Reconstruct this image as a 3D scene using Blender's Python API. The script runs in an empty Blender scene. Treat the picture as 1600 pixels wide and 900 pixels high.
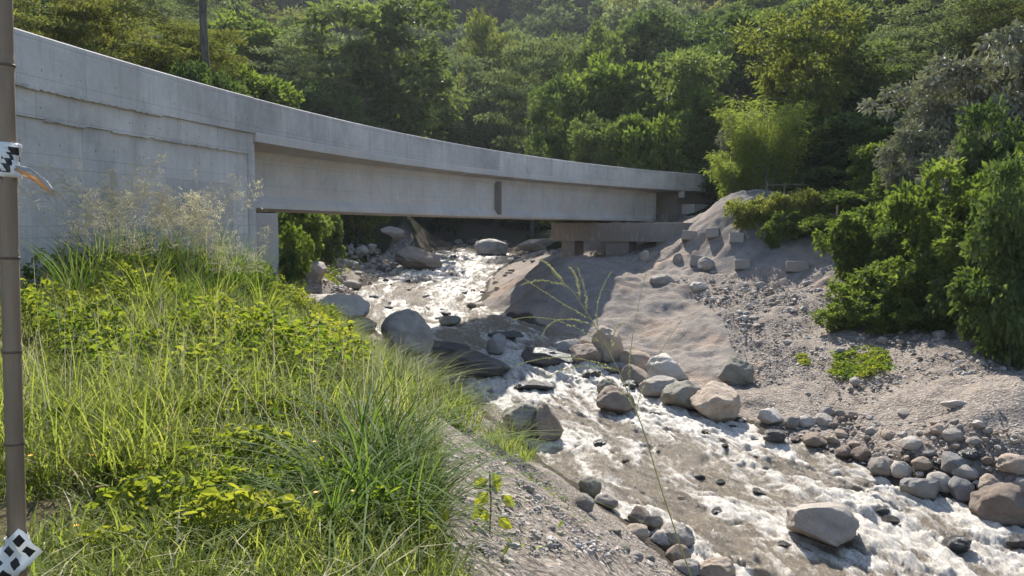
import bpy, math, random
import numpy as np
from mathutils import Vector
R_ = math.radians
SC = bpy.context.scene
COL = SC.collection

# ------------------------------------------------------------------ camera, sky, sun, exposure
FPX, PITCH = 1230.0, math.atan(100 / 1230.0)          # focal length in photo pixels (1600 wide), camera pitched slightly down
cam_d = bpy.data.cameras.new('camera'); cam = bpy.data.objects.new('camera', cam_d); COL.objects.link(cam)
cam.location = (0, 0, 0); cam.rotation_euler = (R_(90) - PITCH, 0, 0)
cam_d.sensor_width = 36; cam_d.lens = 36 * FPX / 1600; cam_d.clip_start = .05; cam_d.clip_end = 2500
SC.camera = cam
SUN_AZ, SUN_EL = R_(-5), R_(42)                     # azimuth clockwise from +Y (the sun stands behind the bridge)
w = bpy.data.worlds.new('World'); SC.world = w; w.use_nodes = True
nt = w.node_tree; bg = nt.nodes['Background']
sky = nt.nodes.new('ShaderNodeTexSky'); sky.sky_type = 'NISHITA'; sky.sun_disc = False
sky.sun_elevation = SUN_EL; sky.sun_rotation = SUN_AZ; sky.altitude = 900
nt.links.new(sky.outputs[0], bg.inputs[0]); bg.inputs[1].default_value = .135
sun_d = bpy.data.lights.new('sun', 'SUN'); sun = bpy.data.objects.new('sun', sun_d); COL.objects.link(sun)
sun_d.energy = 5.0; sun_d.angle = R_(.55); sun_d.color = (1.0, .955, .88)
sdir = Vector((math.sin(SUN_AZ) * math.cos(SUN_EL), math.cos(SUN_AZ) * math.cos(SUN_EL), math.sin(SUN_EL)))
sun.rotation_euler = sdir.to_track_quat('Z', 'Y').to_euler(); sun.location = (10, 40, 60)
SC.view_settings.view_transform = 'Standard'; SC.view_settings.look = 'None'
SC.view_settings.exposure = 1.12; SC.view_settings.gamma = 1
SC.render.engine = 'CYCLES'
SC.cycles.max_bounces = 6; SC.cycles.diffuse_bounces = 3; SC.cycles.transmission_bounces = 4; SC.cycles.volume_bounces = 0
SC.cycles.sample_clamp_indirect = 5; SC.cycles.sample_clamp_direct = 12

# ------------------------------------------------------------------ helpers
cP, sP = math.cos(PITCH), math.sin(PITCH)
def ray(px, py):
    a, b = (px - 800) / FPX, (450 - py) / FPX
    return np.array([a, cP + b * sP, -sP + b * cP])
def at(px, py, d):
    r = ray(px, py); return r * (d / r[1])
def rng_(s): return np.random.default_rng(s)
def _h(i, j, k):
    h = (i * 374761393 + j * 668265263 + k * 1440662683) & 0xFFFFFFFF
    h = ((h ^ (h >> 13)) * 1274126177) & 0xFFFFFFFF
    return ((h ^ (h >> 16)) & 0xFFFF) / 32767.5 - 1
def vn(p):
    p = np.asarray(p, float); f0 = np.floor(p); f = p - f0; f = f * f * f * (f * (f * 6 - 15) + 10); i = f0.astype(np.int64)
    o = 0
    for a in (0, 1):
        wa = f[:, 0] if a else 1 - f[:, 0]
        for b in (0, 1):
            wb = f[:, 1] if b else 1 - f[:, 1]
            for c in (0, 1):
                wc = f[:, 2] if c else 1 - f[:, 2]
                o = o + wa * wb * wc * _h(i[:, 0] + a, i[:, 1] + b, i[:, 2] + c)
    return o
def fbm(p, n=4, g=.5):
    p = np.asarray(p, float); o = 0; a = 1.
    for k in range(n): o = o + a * vn(p * 2 ** k + 17.3 * k); a *= g
    return o
def P3(x, y, z=0.): return np.stack([x, y, np.broadcast_to(z, np.shape(x))], 1)

def mesh_np(name, V, F, mat, tint=None, smooth=False, attrs=None, uv=None):
    """V (n,3); F (m,k) index array or list of such arrays"""
    Fs = F if isinstance(F, list) else [F]
    me = bpy.data.meshes.new(name)
    V = np.ascontiguousarray(V, dtype=np.float32)
    me.vertices.add(len(V)); me.vertices.foreach_set('co', V.ravel())
    tot = np.concatenate([np.full(len(f), f.shape[1]) for f in Fs]).astype(np.int32)
    idx = np.concatenate([f.ravel() for f in Fs]).astype(np.int32)
    me.loops.add(len(idx)); me.loops.foreach_set('vertex_index', idx)
    me.polygons.add(len(tot)); st = np.concatenate([[0], np.cumsum(tot)[:-1]]).astype(np.int32)
    me.polygons.foreach_set('loop_start', st)
    try: me.polygons.foreach_set('loop_total', tot)
    except Exception: pass
    me.polygons.foreach_set('use_smooth', np.full(len(tot), bool(smooth)))
    me.update(calc_edges=True)
    A = dict(attrs or {})
    if tint is not None: A['tint'] = tint
    for k, a in A.items():
        at_ = me.attributes.new(k, 'FLOAT', 'POINT'); at_.data.foreach_set('value', np.ascontiguousarray(a, dtype=np.float32))
    if uv is not None:
        l = me.uv_layers.new(name='UVMap'); l.data.foreach_set('uv', np.ascontiguousarray(uv[idx], dtype=np.float32).ravel())
    if mat: me.materials.append(mat)
    return me
def obj(name, me, parent=None, loc=None, rz=0, sc=None):
    o = bpy.data.objects.new(name, me); COL.objects.link(o)
    if parent is not None: o.parent = parent
    if loc is not None: o.location = loc
    if rz: o.rotation_euler = (0, 0, rz)
    if sc is not None: o.scale = sc if hasattr(sc, '__len__') else (sc,) * 3
    return o
def tag(o, label, cat, group=None):
    o['label'] = label; o['category'] = cat
    if group: o['group'] = group
    return o
def empty(name, loc=(0, 0, 0), rz=0): return obj(name, None, None, loc, rz)

class MB:
    """collects small pieces into one mesh"""
    def __init__(s): s.V = []; s.F = {}; s.n = 0; s.T = []
    def add(s, V, F, t=.5):
        V = np.asarray(V, float); F = np.asarray(F)
        s.V.append(V); s.F.setdefault(F.shape[1], []).append(F + s.n); s.n += len(V)
        s.T.append(np.broadcast_to(t, (len(V),)))
    def tube(s, pts, rad, sides=6, t=.5, cap=True):
        pts = np.asarray(pts, float); n = len(pts); rad = np.broadcast_to(rad, (n,))
        T = np.gradient(pts, axis=0); T /= np.linalg.norm(T, axis=1)[:, None] + 1e-9
        ref = np.array([0, 0, 1.]) if abs(T[0, 2]) < .9 else np.array([1., 0, 0])
        A = np.cross(T, ref); A /= np.linalg.norm(A, axis=1)[:, None] + 1e-9; B = np.cross(T, A)
        an = np.arange(sides) * 2 * math.pi / sides
        V = (pts[:, None] + rad[:, None, None] * (np.cos(an)[None, :, None] * A[:, None] + np.sin(an)[None, :, None] * B[:, None])).reshape(-1, 3)
        i = np.arange(n - 1)[:, None] * sides; j = np.arange(sides)[None]; j2 = (j + 1) % sides
        s.add(V, np.stack([i + j, i + j2, i + sides + j2, i + sides + j], -1).reshape(-1, 4), t)
        if cap:
            base = s.n - len(V)
            s.F.setdefault(sides, []).append(np.array([base + (n - 1) * sides + np.arange(sides), base + np.arange(sides)[::-1]]))
    def box(s, c, h, M=None, t=.5):
        V = np.array([[x, y, z] for x in (-1, 1) for y in (-1, 1) for z in (-1, 1)], float) * np.asarray(h)
        if M is not None: V = V @ np.asarray(M).T
        s.add(V + np.asarray(c), np.array([[0, 1, 3, 2], [4, 6, 7, 5], [0, 4, 5, 1], [2, 3, 7, 6], [0, 2, 6, 4], [1, 5, 7, 3]]), t)
    def mesh(s, name, mat, smooth=False):
        return mesh_np(name, np.concatenate(s.V), [np.concatenate(f) for f in s.F.values()], mat, np.concatenate(s.T), smooth)

def unit(v): return v / (np.linalg.norm(v, axis=-1, keepdims=True) + 1e-9)
def leaves(P, D, N, L, W, fold=.18, rng=None, six=False):
    """kite leaves: base, side, tip, side, folded along the midrib"""
    n = len(P); D = unit(D); S = unit(np.cross(D, N)); N = unit(np.cross(S, D)); L = np.broadcast_to(L, (n,))[:, None]; W = np.broadcast_to(W, (n,))[:, None]
    if six:
        V = np.stack([P, P + D * L * .3 + S * W * .5 + N * W * fold, P + D * L * .68 + S * W * .38 + N * W * fold - N * L * .04, P + D * L - N * L * .16,
                      P + D * L * .68 - S * W * .38 + N * W * fold - N * L * .04, P + D * L * .3 - S * W * .5 + N * W * fold], 1).reshape(-1, 3)
        b = np.arange(n)[:, None] * 6
        return V, np.concatenate([b + np.array([[0, 1, 2, 3]]), b + np.array([[0, 3, 4, 5]])])
    V = np.stack([P, P + D * L * .42 + S * W * .5 + N * W * fold, P + D * L - N * L * .1, P + D * L * .42 - S * W * .5 + N * W * fold], 1).reshape(-1, 3)
    b = np.arange(n)[:, None] * 4
    return V, np.concatenate([b + np.array([[0, 1, 2]]), b + np.array([[0, 2, 3]])])
def blades(P, az, H, bend, W, seg=4, droop=0.):
    """curved tapering grass blades"""
    n = len(P); t = np.linspace(0, 1, seg + 1)
    d = np.stack([np.cos(az), np.sin(az), 0 * az], 1); sd = np.stack([-np.sin(az), np.cos(az), 0 * az], 1)
    H = np.broadcast_to(H, (n,)); bend = np.broadcast_to(bend, (n,)); W = np.broadcast_to(W, (n,))
    hor = (H * bend)[:, None] * (t ** 1.8)[None]; ver = H[:, None] * (t[None] - (bend * .42)[:, None] * (t ** 2.6)[None])
    C = P[:, None] + d[:, None] * hor[..., None] + np.array([0, 0, 1.]) * ver[..., None]
    ww = (W[:, None] * (1 - t ** 2.2)[None] * .5 * (.55 + .45 * np.minimum(1, t * 4))[None])[..., None] + .0004
    V = np.stack([C - sd[:, None] * ww, C + sd[:, None] * ww], 2).reshape(-1, 3)
    b = np.arange(n)[:, None, None] * (2 * (seg + 1)) + np.arange(seg)[None, :, None] * 2
    return V, (b + np.array([0, 1, 3, 2])).reshape(-1, 4), np.repeat(np.arange(n), 2 * (seg + 1))

WZ = np.array([[4, -6.75], [10, -6.35], [15, -6.02], [20, -5.68], [24, -5.36], [26.2, -5.2], [27.6, -4.85], [29, -4.62], [31, -4.4], [38, -4.1], [50, -3.7], [65, -3.1], [85, -2.4], [110, -1.6]])      # river level against distance
# ------------------------------------------------------------------ materials
def M_(name):
    m = bpy.data.materials.new(name); m.use_nodes = True; n = m.node_tree; n.nodes.clear()
    out = n.nodes.new('ShaderNodeOutputMaterial'); return m, n, out
def N(nt, typ, **k):
    x = nt.nodes.new('ShaderNode' + typ)
    for a, v in k.items():
        if a.startswith('i_'): x.inputs[a[2:].replace('_', ' ')].default_value = v
        elif a == 'inp':
            for kk, vv in v.items(): x.inputs[kk].default_value = vv
        else: setattr(x, a, v)
    return x
def L(nt, a, b): nt.links.new(a, b)
def noise(nt, vec, scale, detail=4, rough=.55, dist=0.):
    x = N(nt, 'TexNoise', i_Scale=scale, i_Detail=detail, i_Roughness=rough, i_Distortion=dist)
    if vec is not None: L(nt, vec, x.inputs['Vector'])
    return x.outputs['Fac']
def ramp(nt, f, stops):
    r = N(nt, 'ValToRGB'); e = r.color_ramp.elements
    while len(e) < len(stops): e.new(.5)
    for k, (p, c) in enumerate(stops):
        e[k].position = p; e[k].color = (*c, 1) if hasattr(c, '__len__') else (c, c, c, 1)
    L(nt, f, r.inputs[0]); return r.outputs[0]
def mixc(nt, f, a, b, mode='MIX'):
    x = N(nt, 'Mix', data_type='RGBA', blend_type=mode)
    for s, v in ((0, f), (6, a), (7, b)):
        if hasattr(v, 'is_linked'): L(nt, v, x.inputs[s])
        else: x.inputs[s].default_value = (*v, 1) if (s and hasattr(v, '__len__')) else v
    return x.outputs[2]
def math_(nt, op, a, b=None, clamp=False):
    x = N(nt, 'Math', operation=op, use_clamp=clamp)
    for s, v in ((0, a), (1, b)):
        if v is None: continue
        if hasattr(v, 'is_linked'): L(nt, v, x.inputs[s])
        else: x.inputs[s].default_value = v
    return x.outputs[0]
def attr(nt, name): return N(nt, 'Attribute', attribute_name=name).outputs['Fac']
def pbsdf(nt, out, col, rough=.8, spec=.3, bump=None, bstr=.3, bdist=.02):
    b = N(nt, 'BsdfPrincipled'); b.inputs['Specular IOR Level'].default_value = spec
    if hasattr(rough, 'is_linked'): L(nt, rough, b.inputs['Roughness'])
    else: b.inputs['Roughness'].default_value = rough
    if hasattr(col, 'is_linked'): L(nt, col, b.inputs['Base Color'])
    else: b.inputs['Base Color'].default_value = (*col, 1)
    if bump is not None:
        bp = N(nt, 'Bump', i_Strength=bstr, i_Distance=bdist); L(nt, bump, bp.inputs['Height']); L(nt, bp.outputs[0], b.inputs['Normal'])
    if out is not None: L(nt, b.outputs[0], out.inputs[0])
    return b
def pos(nt): return N(nt, 'NewGeometry').outputs['Position']
def ocoord(nt): return N(nt, 'TexCoord').outputs['Object']
def mapping(nt, v, s):
    x = N(nt, 'Mapping'); x.inputs['Scale'].default_value = s; L(nt, v, x.inputs[0]); return x.outputs[0]

def leaf_mat(name, c1, c2, t1, t2, trans=.4, rough=.45, spec=.35, kr=.45):
    m, n, out = M_(name)
    rnd = N(n, 'ObjectInfo').outputs['Random']
    f = math_(n, 'ADD', math_(n, 'MULTIPLY', attr(n, 'tint'), 1 - kr), math_(n, 'MULTIPLY', rnd, kr))
    b = pbsdf(n, None, mixc(n, f, c1, c2), max(rough, .62), spec * .2)
    t = N(n, 'BsdfTranslucent'); L(n, mixc(n, f, t1, t2), t.inputs[0])
    mx = N(n, 'MixShader', inp={0: trans}); L(n, b.outputs[0], mx.inputs[1]); L(n, t.outputs[0], mx.inputs[2]); L(n, mx.outputs[0], out.inputs[0])
    return m
def simple_mat(name, c1, c2, scale=8, rough=.8, spec=.3, bstr=.3, bdist=.02, stretch=None, space='obj'):
    m, n, out = M_(name); v = ocoord(n) if space == 'obj' else pos(n)
    if stretch: v = mapping(n, v, stretch)
    f = noise(n, v, scale, 6, .6); pbsdf(n, out, ramp(n, f, [(.32, c1), (.68, c2)]), rough, spec, noise(n, v, scale * 3, 5, .65), bstr, bdist); return m

def concrete(name, c1, c2, stain=.5, warm=None, holes=True):
    m, n, out = M_(name); p = pos(n); uv = N(n, 'UVMap').outputs[0]
    blot = noise(n, p, .7, 6, .68); fine = noise(n, p, 26, 4, .7)
    c = ramp(n, blot, [(.3, c1), (.7, c2)])
    streak = noise(n, mapping(n, uv, (2.1, .22, 1)), 1.9, 7, .68)                       # rain streaks run down the face
    c = mixc(n, math_(n, 'MULTIPLY', ramp(n, streak, [(.5, 0.), (.76, 1.)]), stain * .8), c, (.2, .19, .18))
    big = noise(n, p, .28, 6, .7, .8)
    c = mixc(n, math_(n, 'MULTIPLY', ramp(n, big, [(.47, 0.), (.62, 1.)]), stain * .85), c, (.27, .245, .22))
    pale = noise(n, mapping(n, uv, (2.1, .5, 1)), 2.3, 4, .6)
    c = mixc(n, math_(n, 'MULTIPLY', ramp(n, pale, [(.56, 0.), (.72, 1.)]), .38), c, (.62, .61, .6))
    ln = N(n, 'SeparateXYZ'); L(n, uv, ln.inputs[0]); band = math_(n, 'LESS_THAN', math_(n, 'FRACT', math_(n, 'ADD', math_(n, 'DIVIDE', ln.outputs[1], .62), math_(n, 'MULTIPLY', noise(n, p, .4, 2), .06))), .025)
    c = mixc(n, math_(n, 'MULTIPLY', band, math_(n, 'MULTIPLY', noise(n, p, 1.3, 3), .7)), c, (.18, .165, .15))
    if warm: c = mixc(n, math_(n, 'MULTIPLY', ramp(n, noise(n, p, .9, 4), [(.42, 0.), (.62, 1.)]), .5), c, warm)
    c = mixc(n, math_(n, 'MULTIPLY', ramp(n, fine, [(.35, 1.), (.6, 0.)]), .16), c, (.2, .2, .2))
    rnd = N(n, 'ObjectInfo').outputs['Random']
    c = mixc(n, 1., c, ramp(n, rnd, [(0, .86), (1, 1.08)]), 'MULTIPLY')
    h = math_(n, 'ADD', math_(n, 'MULTIPLY', fine, .5), noise(n, p, 5, 5, .6))
    if holes:                                                                          # form tie holes, a regular grid of small pits
        sp = N(n, 'SeparateXYZ'); L(n, uv, sp.inputs[0])
        wob = noise(n, mapping(n, uv, (1.7, 1.7, 1)), 1., 2)
        fx = math_(n, 'SUBTRACT', math_(n, 'FRACT', math_(n, 'ADD', math_(n, 'DIVIDE', sp.outputs[0], .46), math_(n, 'MULTIPLY', wob, .35))), .5)
        fy = math_(n, 'SUBTRACT', math_(n, 'FRACT', math_(n, 'ADD', math_(n, 'DIVIDE', sp.outputs[1], .6), math_(n, 'MULTIPLY', wob, .3))), .5)
        d = math_(n, 'ADD', math_(n, 'POWER', math_(n, 'MULTIPLY', fx, .46), 2.), math_(n, 'POWER', math_(n, 'MULTIPLY', fy, .42), 2.))
        hole = math_(n, 'MULTIPLY', math_(n, 'LESS_THAN', d, .00016), math_(n, 'GREATER_THAN', noise(n, mapping(n, uv, (1.3, .9, 1)), 2., 2), .46))
        c = mixc(n, math_(n, 'MULTIPLY', hole, .8), c, (.09, .09, .085)); h = math_(n, 'SUBTRACT', h, hole)
    pbsdf(n, out, c, .86, .25, h, .22, .012); return m

C_PAR = concrete('parapet_concrete', (.46, .415, .375), (.64, .585, .535), .6)
C_WALL = concrete('wall_concrete', (.48, .43, .388), (.68, .617, .56), .55)
C_GIRD = concrete('girder_concrete', (.42, .385, .35), (.55, .51, .47), .45, (.52, .42, .345), holes=False)
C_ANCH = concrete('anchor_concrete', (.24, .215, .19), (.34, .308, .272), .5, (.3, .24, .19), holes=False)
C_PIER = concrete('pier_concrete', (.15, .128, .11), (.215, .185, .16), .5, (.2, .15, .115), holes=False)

def rock_mat(name, c1, c2, c3, rough=.85, spec=.3):
    m, n, out = M_(name); v = ocoord(n); rnd = N(n, 'ObjectInfo').outputs['Random']
    add = N(n, 'VectorMath', operation='ADD'); L(n, v, add.inputs[0]); sc_ = N(n, 'VectorMath', operation='SCALE'); sc_.inputs[3].default_value = 37.
    cx = N(n, 'CombineXYZ'); L(n, rnd, cx.inputs[0]); L(n, cx.outputs[0], sc_.inputs[0]); L(n, sc_.outputs[0], add.inputs[1]); v = add.outputs[0]
    c = mixc(n, ramp(n, noise(n, v, 1.4, 5, .6), [(.35, 0.), (.65, 1.)]), c1, c2)
    c = mixc(n, math_(n, 'MULTIPLY', ramp(n, noise(n, v, 3.2, 5, .7, .6), [(.55, 0.), (.7, 1.)]), .6), c, c3)
    c = mixc(n, math_(n, 'MULTIPLY', ramp(n, noise(n, v, 34, 3, .7), [(.36, 1.), (.5, 0.)]), .35), c, (.1, .095, .09))
    c = mixc(n, 1., c, ramp(n, rnd, [(0, .74), (.5, 1.), (1, 1.15)]), 'MULTIPLY')
    ps = N(n, 'SeparateXYZ'); L(n, pos(n), ps.inputs[0])                          # damp foot up to a hand above the river level
    lev = ramp(n, math_(n, 'DIVIDE', ps.outputs[1], 110.), [(y_ / 110., (z_ + 7) / 7) for y_, z_ in WZ])
    over = math_(n, 'SUBTRACT', math_(n, 'SUBTRACT', ps.outputs[2], math_(n, 'SUBTRACT', math_(n, 'MULTIPLY', lev, 7.), 7.)), math_(n, 'MULTIPLY', noise(n, pos(n), 2.5, 4), .16))
    damp = ramp(n, over, [(.0, 1.), (.05, 0.)])
    c = mixc(n, math_(n, 'MULTIPLY', damp, .78), c, mixc(n, 1., c, (.22, .2, .16), 'MULTIPLY'))
    rg_ = math_(n, 'SUBTRACT', rough, math_(n, 'MULTIPLY', damp, rough - .26))
    hh_ = math_(n, 'ADD', noise(n, v, 2.4, 9, .72), math_(n, 'MULTIPLY', noise(n, v, 24, 4, .7), .3))
    pbsdf(n, out, c, rg_, spec, hh_, .75, .16); return m
ROCK = {'grey': rock_mat('grey_granite', (.3, .26, .218), (.42, .368, .31), (.2, .17, .14)),
        'tan': rock_mat('tan_sandstone', (.36, .275, .2), (.48, .385, .295), (.27, .195, .14)),
        'pale': rock_mat('pale_granite', (.45, .395, .33), (.56, .5, .43), (.31, .26, .21)),
        'brown': rock_mat('brown_stone', (.22, .165, .125), (.32, .25, .19), (.14, .11, .085)),
        'blue': rock_mat('blue_grey_stone', (.25, .235, .217), (.36, .335, .305), (.18, .166, .15)),
        'wet': rock_mat('wet_dark_stone', (.045, .04, .035), (.085, .075, .062), (.03, .027, .025), .28, .5),
        'moss': rock_mat('mossy_stone', (.2, .185, .14), (.31, .285, .23), (.11, .115, .05))}
BARK = simple_mat('bark', (.05, .042, .035), (.13, .115, .1), 5, .9, .2, .6, .03, (1, 1, .25))
BARK_PALE = simple_mat('pale_bark', (.13, .12, .1), (.25, .235, .21), 5, .9, .2, .5, .03, (1, 1, .25))

# ------------------------------------------------------------------ river course and ground heights
def wz(y): return np.interp(y, WZ[:, 0], WZ[:, 1])
def water_hit(px, py):
    r = ray(px, py); y = np.linspace(6, 110, 6000); z = r[2] / r[1] * y; d = z - wz(y)
    k = np.argmax(d < 0); return r * (y[k] / r[1])
LE = [(1150, 955), (1092, 905), (1040, 862), (985, 815), (905, 765), (862, 735), (835, 695), (770, 655), (735, 620), (690, 580), (648, 556), (600, 530), (575, 500), (562, 470), (568, 448), (600, 424), (640, 402), (668, 388)]
RE = [(1640, 850), (1560, 800), (1480, 775), (1400, 745), (1300, 715), (1200, 682), (1140, 655), (1060, 630), (990, 592), (940, 562), (890, 525), (835, 497), (770, 484), (748, 460), (755, 436), (790, 414), (812, 397), (806, 386)]
LW = np.array([water_hit(*p) for p in LE]); RW = np.array([water_hit(*p) for p in RE])
LW = np.vstack([[5.2, 5, 0], LW[np.argsort(LW[:, 1])], [-6, 112, 0]]); RW = np.vstack([[11.5, 5, 0], RW[np.argsort(RW[:, 1])], [5, 112, 0]])
def xl(y): return np.interp(y, LW[:, 1], LW[:, 0])
def xr(y): return np.interp(y, RW[:, 1], RW[:, 0])

CT = []
for y in [5, 8, 11, 13.5, 16, 18.5, 21, 23.5, 25.5, 27.5, 30, 33, 37, 42, 48, 56, 66, 78, 92, 110]:
    a, b = float(xl(y)), float(xr(y)); z = float(wz(y))
    CT += [(a, y, z - .02), (b, y, z - .02), ((a + b) / 2, y, z - .55)]
# left bank: grassy shelf, crest, dirt slope down to the water
CT += [(0, 1, -1.6), (0, 3, -1.68), (-3, 3, -1.55), (-6, 3, -1.4), (-9, 5, -1.3), (-12, 9, -1.2), (2.5, 1, -2.3), (1.0, 3.2, -2.1), (4, -6, -2.2), (5.5, 2.0, -4.3),
       (-.25, 5.5, -2.12), (-.5, 7.5, -2.15), (-1.4, 10, -2.25), (-2.4, 13, -2.55), (-3.6, 16, -2.6), (-4.9, 19.5, -2.3),
       (-3, 8, -1.78), (-5, 11, -1.55), (-4.6, 14, -2.0), (-7.3, 13.5, -1.15), (-6.3, 17, -1.25), (-6.2, 19.5, -1.2), (-10, 15, -1.1), (-11, 20, -.8),
       (.75, 7.3, -3.05), (1.6, 9.6, -4.3), (2.2, 7.6, -4.2), (3.4, 9.2, -5.7), (.35, 10, -3.55), (.9, 12, -4.6), (-.1, 13.5, -3.9), (-.35, 16, -4.4), (-1.5, 15.8, -3.75), (-1.8, 19.5, -4.3), (-3, 19, -3.5),
       (-3.7, 22.5, -4.0), (-5.2, 22.5, -3.1), (-6.8, 24, -2.6), (-6.2, 27, -3.5), (-8, 30, -2.9)]
# left bank beyond the bridge
CT += [tuple(at(505, 475, 38)), tuple(at(520, 440, 46)), tuple(at(480, 425, 40)), tuple(at(560, 372, 66)), tuple(at(500, 395, 50)), (-12, 32, -1.2), (-15, 38, -.8), (-12.5, 46, -1.0), (-14, 60, -.3), (-11, 78, .3), (-10, 95, 1.5)]
# right bank: sprayed concrete slope, rubble, gravel bar
CT += [tuple(at(*p)) for p in [(875, 402, 40.5), (960, 405, 40.2), (1040, 404, 40), (860, 440, 36.5), (930, 450, 35.5), (1000, 430, 37.3), (1040, 470, 34), (905, 500, 32.6), (985, 520, 31.2), (1060, 530, 30), (1100, 480, 32.5),
        (1100, 400, 38.2), (1105, 350, 40), (1150, 322, 39.5), (1165, 301, 40.5), (1150, 368, 37.8), (1160, 410, 36), (1180, 445, 34), (1250, 448, 32.5), (1215, 368, 37), (1250, 340, 38.5), (1300, 395, 34.3), (1315, 432, 32), (1320, 350, 36),
        (1150, 480, 31.3), (1220, 490, 30.2), (1110, 560, 27.6), (1190, 545, 27.6), (1165, 605, 24.6), (1060, 590, 26.6), (1250, 600, 23.8), (1290, 535, 26.6), (1400, 535, 24.8), (1500, 530, 23.8), (1400, 600, 21.4), (1290, 650, 21.2), (1400, 665, 19.3),
        (1500, 620, 19.4), (1590, 600, 18.6), (1590, 680, 16.8), (1500, 705, 17.2)]]
CT += [(7.6, 43, -1.4), (4.5, 44, -1.9), (3, 50, -2.4), (6, 52, -1), (10.5, 50, .4), (14, 52, 1.6), (18, 56, 1.9), (13, 46, 1.2), (16, 46, 1.7), (20, 46, 2.0), (18, 40, 1.2), (6, 62, -1.2), (8, 78, 0), (10, 95, 2),
       (16, 33, -1.2), (17, 28, -2.6), (15.5, 23, -4.0), (14, 18, -4.7), (13, 14, -5.5), (20, 20, -3.4), (22, 30, -.5), (24, 40, 3.2), (30, 26, 0), (35, 45, 8), (18, 10, -5.4), (28, 12, -4)]
# wooded valley sides
CT += [(-20, 25, .5), (-20, 45, 2), (-28, 60, 6), (-45, 40, 10), (-60, 80, 22), (-32, 90, 12), (-20, 110, 9), (0, 128, 4), (22, 75, 5), (32, 92, 13), (14, 122, 10), (40, 62, 14), (62, 92, 32), (60, 40, 20), (60, 10, 8), (-40, 10, 4),
       (-100, 150, 46), (-40, 150, 26), (0, 170, 24), (45, 150, 34), (95, 150, 55), (-130, 260, 102), (-60, 250, 84), (0, 260, 80), (60, 250, 88), (130, 260, 112), (-220, 120, 60), (220, 120, 90), (0, 400, 140), (-260, 400, 150), (260, 400, 160),
       (-60, -40, 0), (0, -40, -3), (60, -30, -5), (-200, 0, 30), (200, 0, 50)]
CT = np.array(CT, float); _S = 10.
def _tps():
    X = CT[:, :2] / _S; n = len(X)
    r2 = ((X[:, None] - X[None]) ** 2).sum(-1); K = .5 * r2 * np.log(r2 + 1e-12)
    K[np.arange(n), np.arange(n)] = 0; A = np.zeros((n + 3, n + 3)); A[:n, :n] = K + np.eye(n) * .004
    A[:n, n] = 1; A[:n, n + 1:] = X; A[n, :n] = 1; A[n + 1:, :n] = X.T
    return np.linalg.solve(A, np.concatenate([CT[:, 2], np.zeros(3)]))
_W = _tps()
def gz(x, y):
    """smooth ground height"""
    x = np.atleast_1d(np.asarray(x, float)); y = np.atleast_1d(np.asarray(y, float)); o = np.empty(len(x)); X = CT[:, :2] / _S
    for k in range(0, len(x), 40000):
        q = np.stack([x[k:k + 40000], y[k:k + 40000]], 1) / _S
        r2 = ((q ** 2).sum(1)[:, None] + (X ** 2).sum(1)[None] - 2 * q @ X.T).clip(1e-12)
        o[k:k + 40000] = (.5 * r2 * np.log(r2)) @ _W[:-3] + _W[-3] + q @ _W[-2:]
    return o
def g1(x, y): return float(gz([x], [y])[0])
_YS = np.concatenate([np.arange(2.5, 60, .06), np.arange(60, 330, .5)])
def hit(px, py, water=True):
    """where the line of sight meets the ground (or the water)"""
    r = ray(px, py); x = r[0] / r[1] * _YS; z = r[2] / r[1] * _YS; h = gz(x, _YS)
    if water: h = np.where((x > xl(_YS)) & (x < xr(_YS)), np.maximum(h, wz(_YS)), h)
    k = int(np.argmax(z < h)); k = k if z[k] < h[k] else len(_YS) - 1
    return np.array([x[k], _YS[k], h[k]])
def poly(pix, water=False): return np.array([at(*q)[:2] if len(q) == 3 else hit(*q, water)[:2] for q in pix])
def inside(x, y, Pg):
    o = np.zeros(len(x), bool); n = len(Pg)
    for i in range(n):
        (x1, y1), (x2, y2) = Pg[i], Pg[(i + 1) % n]
        if y1 == y2: continue
        c = ((y1 > y) != (y2 > y)) & (x < (x2 - x1) * (y - y1) / (y2 - y1) + x1); o ^= c
    return o
SHOT = poly([(752, 482), (800, 420), (870, 400), (960, 408), (1040, 405), (1085, 352, 41.5), (1100, 322, 42.5), (1160, 299, 43), (1250, 318, 42.5), (1345, 345, 38), (1325, 430), (1290, 450), (1200, 445), (1100, 430), (1150, 500), (1205, 545), (1175, 610), (1075, 600), (1000, 560), (890, 522), (830, 497)])
GLX = np.array([[2, -.05], [4, -.3], [5.5, -.5], [7, -.72], [8.5, -1.05], [10, -1.15], [12, -1.5], [14, -1.55], [16, -1.2], [18, -1.2], [20, -1.75], [22, -2.6], [24, -3.9], [26, -5.2], [28, -6.6], [30, -8.2]])
def grassy(x, y):
    """1 inside the grassed part of the left bank"""
    e = np.interp(y, GLX[:, 0], GLX[:, 1]) + .35 * fbm(P3(x * .9, y * .9, 3.), 3)
    return ((x < e) & (y < 30) & (y > -8))

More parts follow.
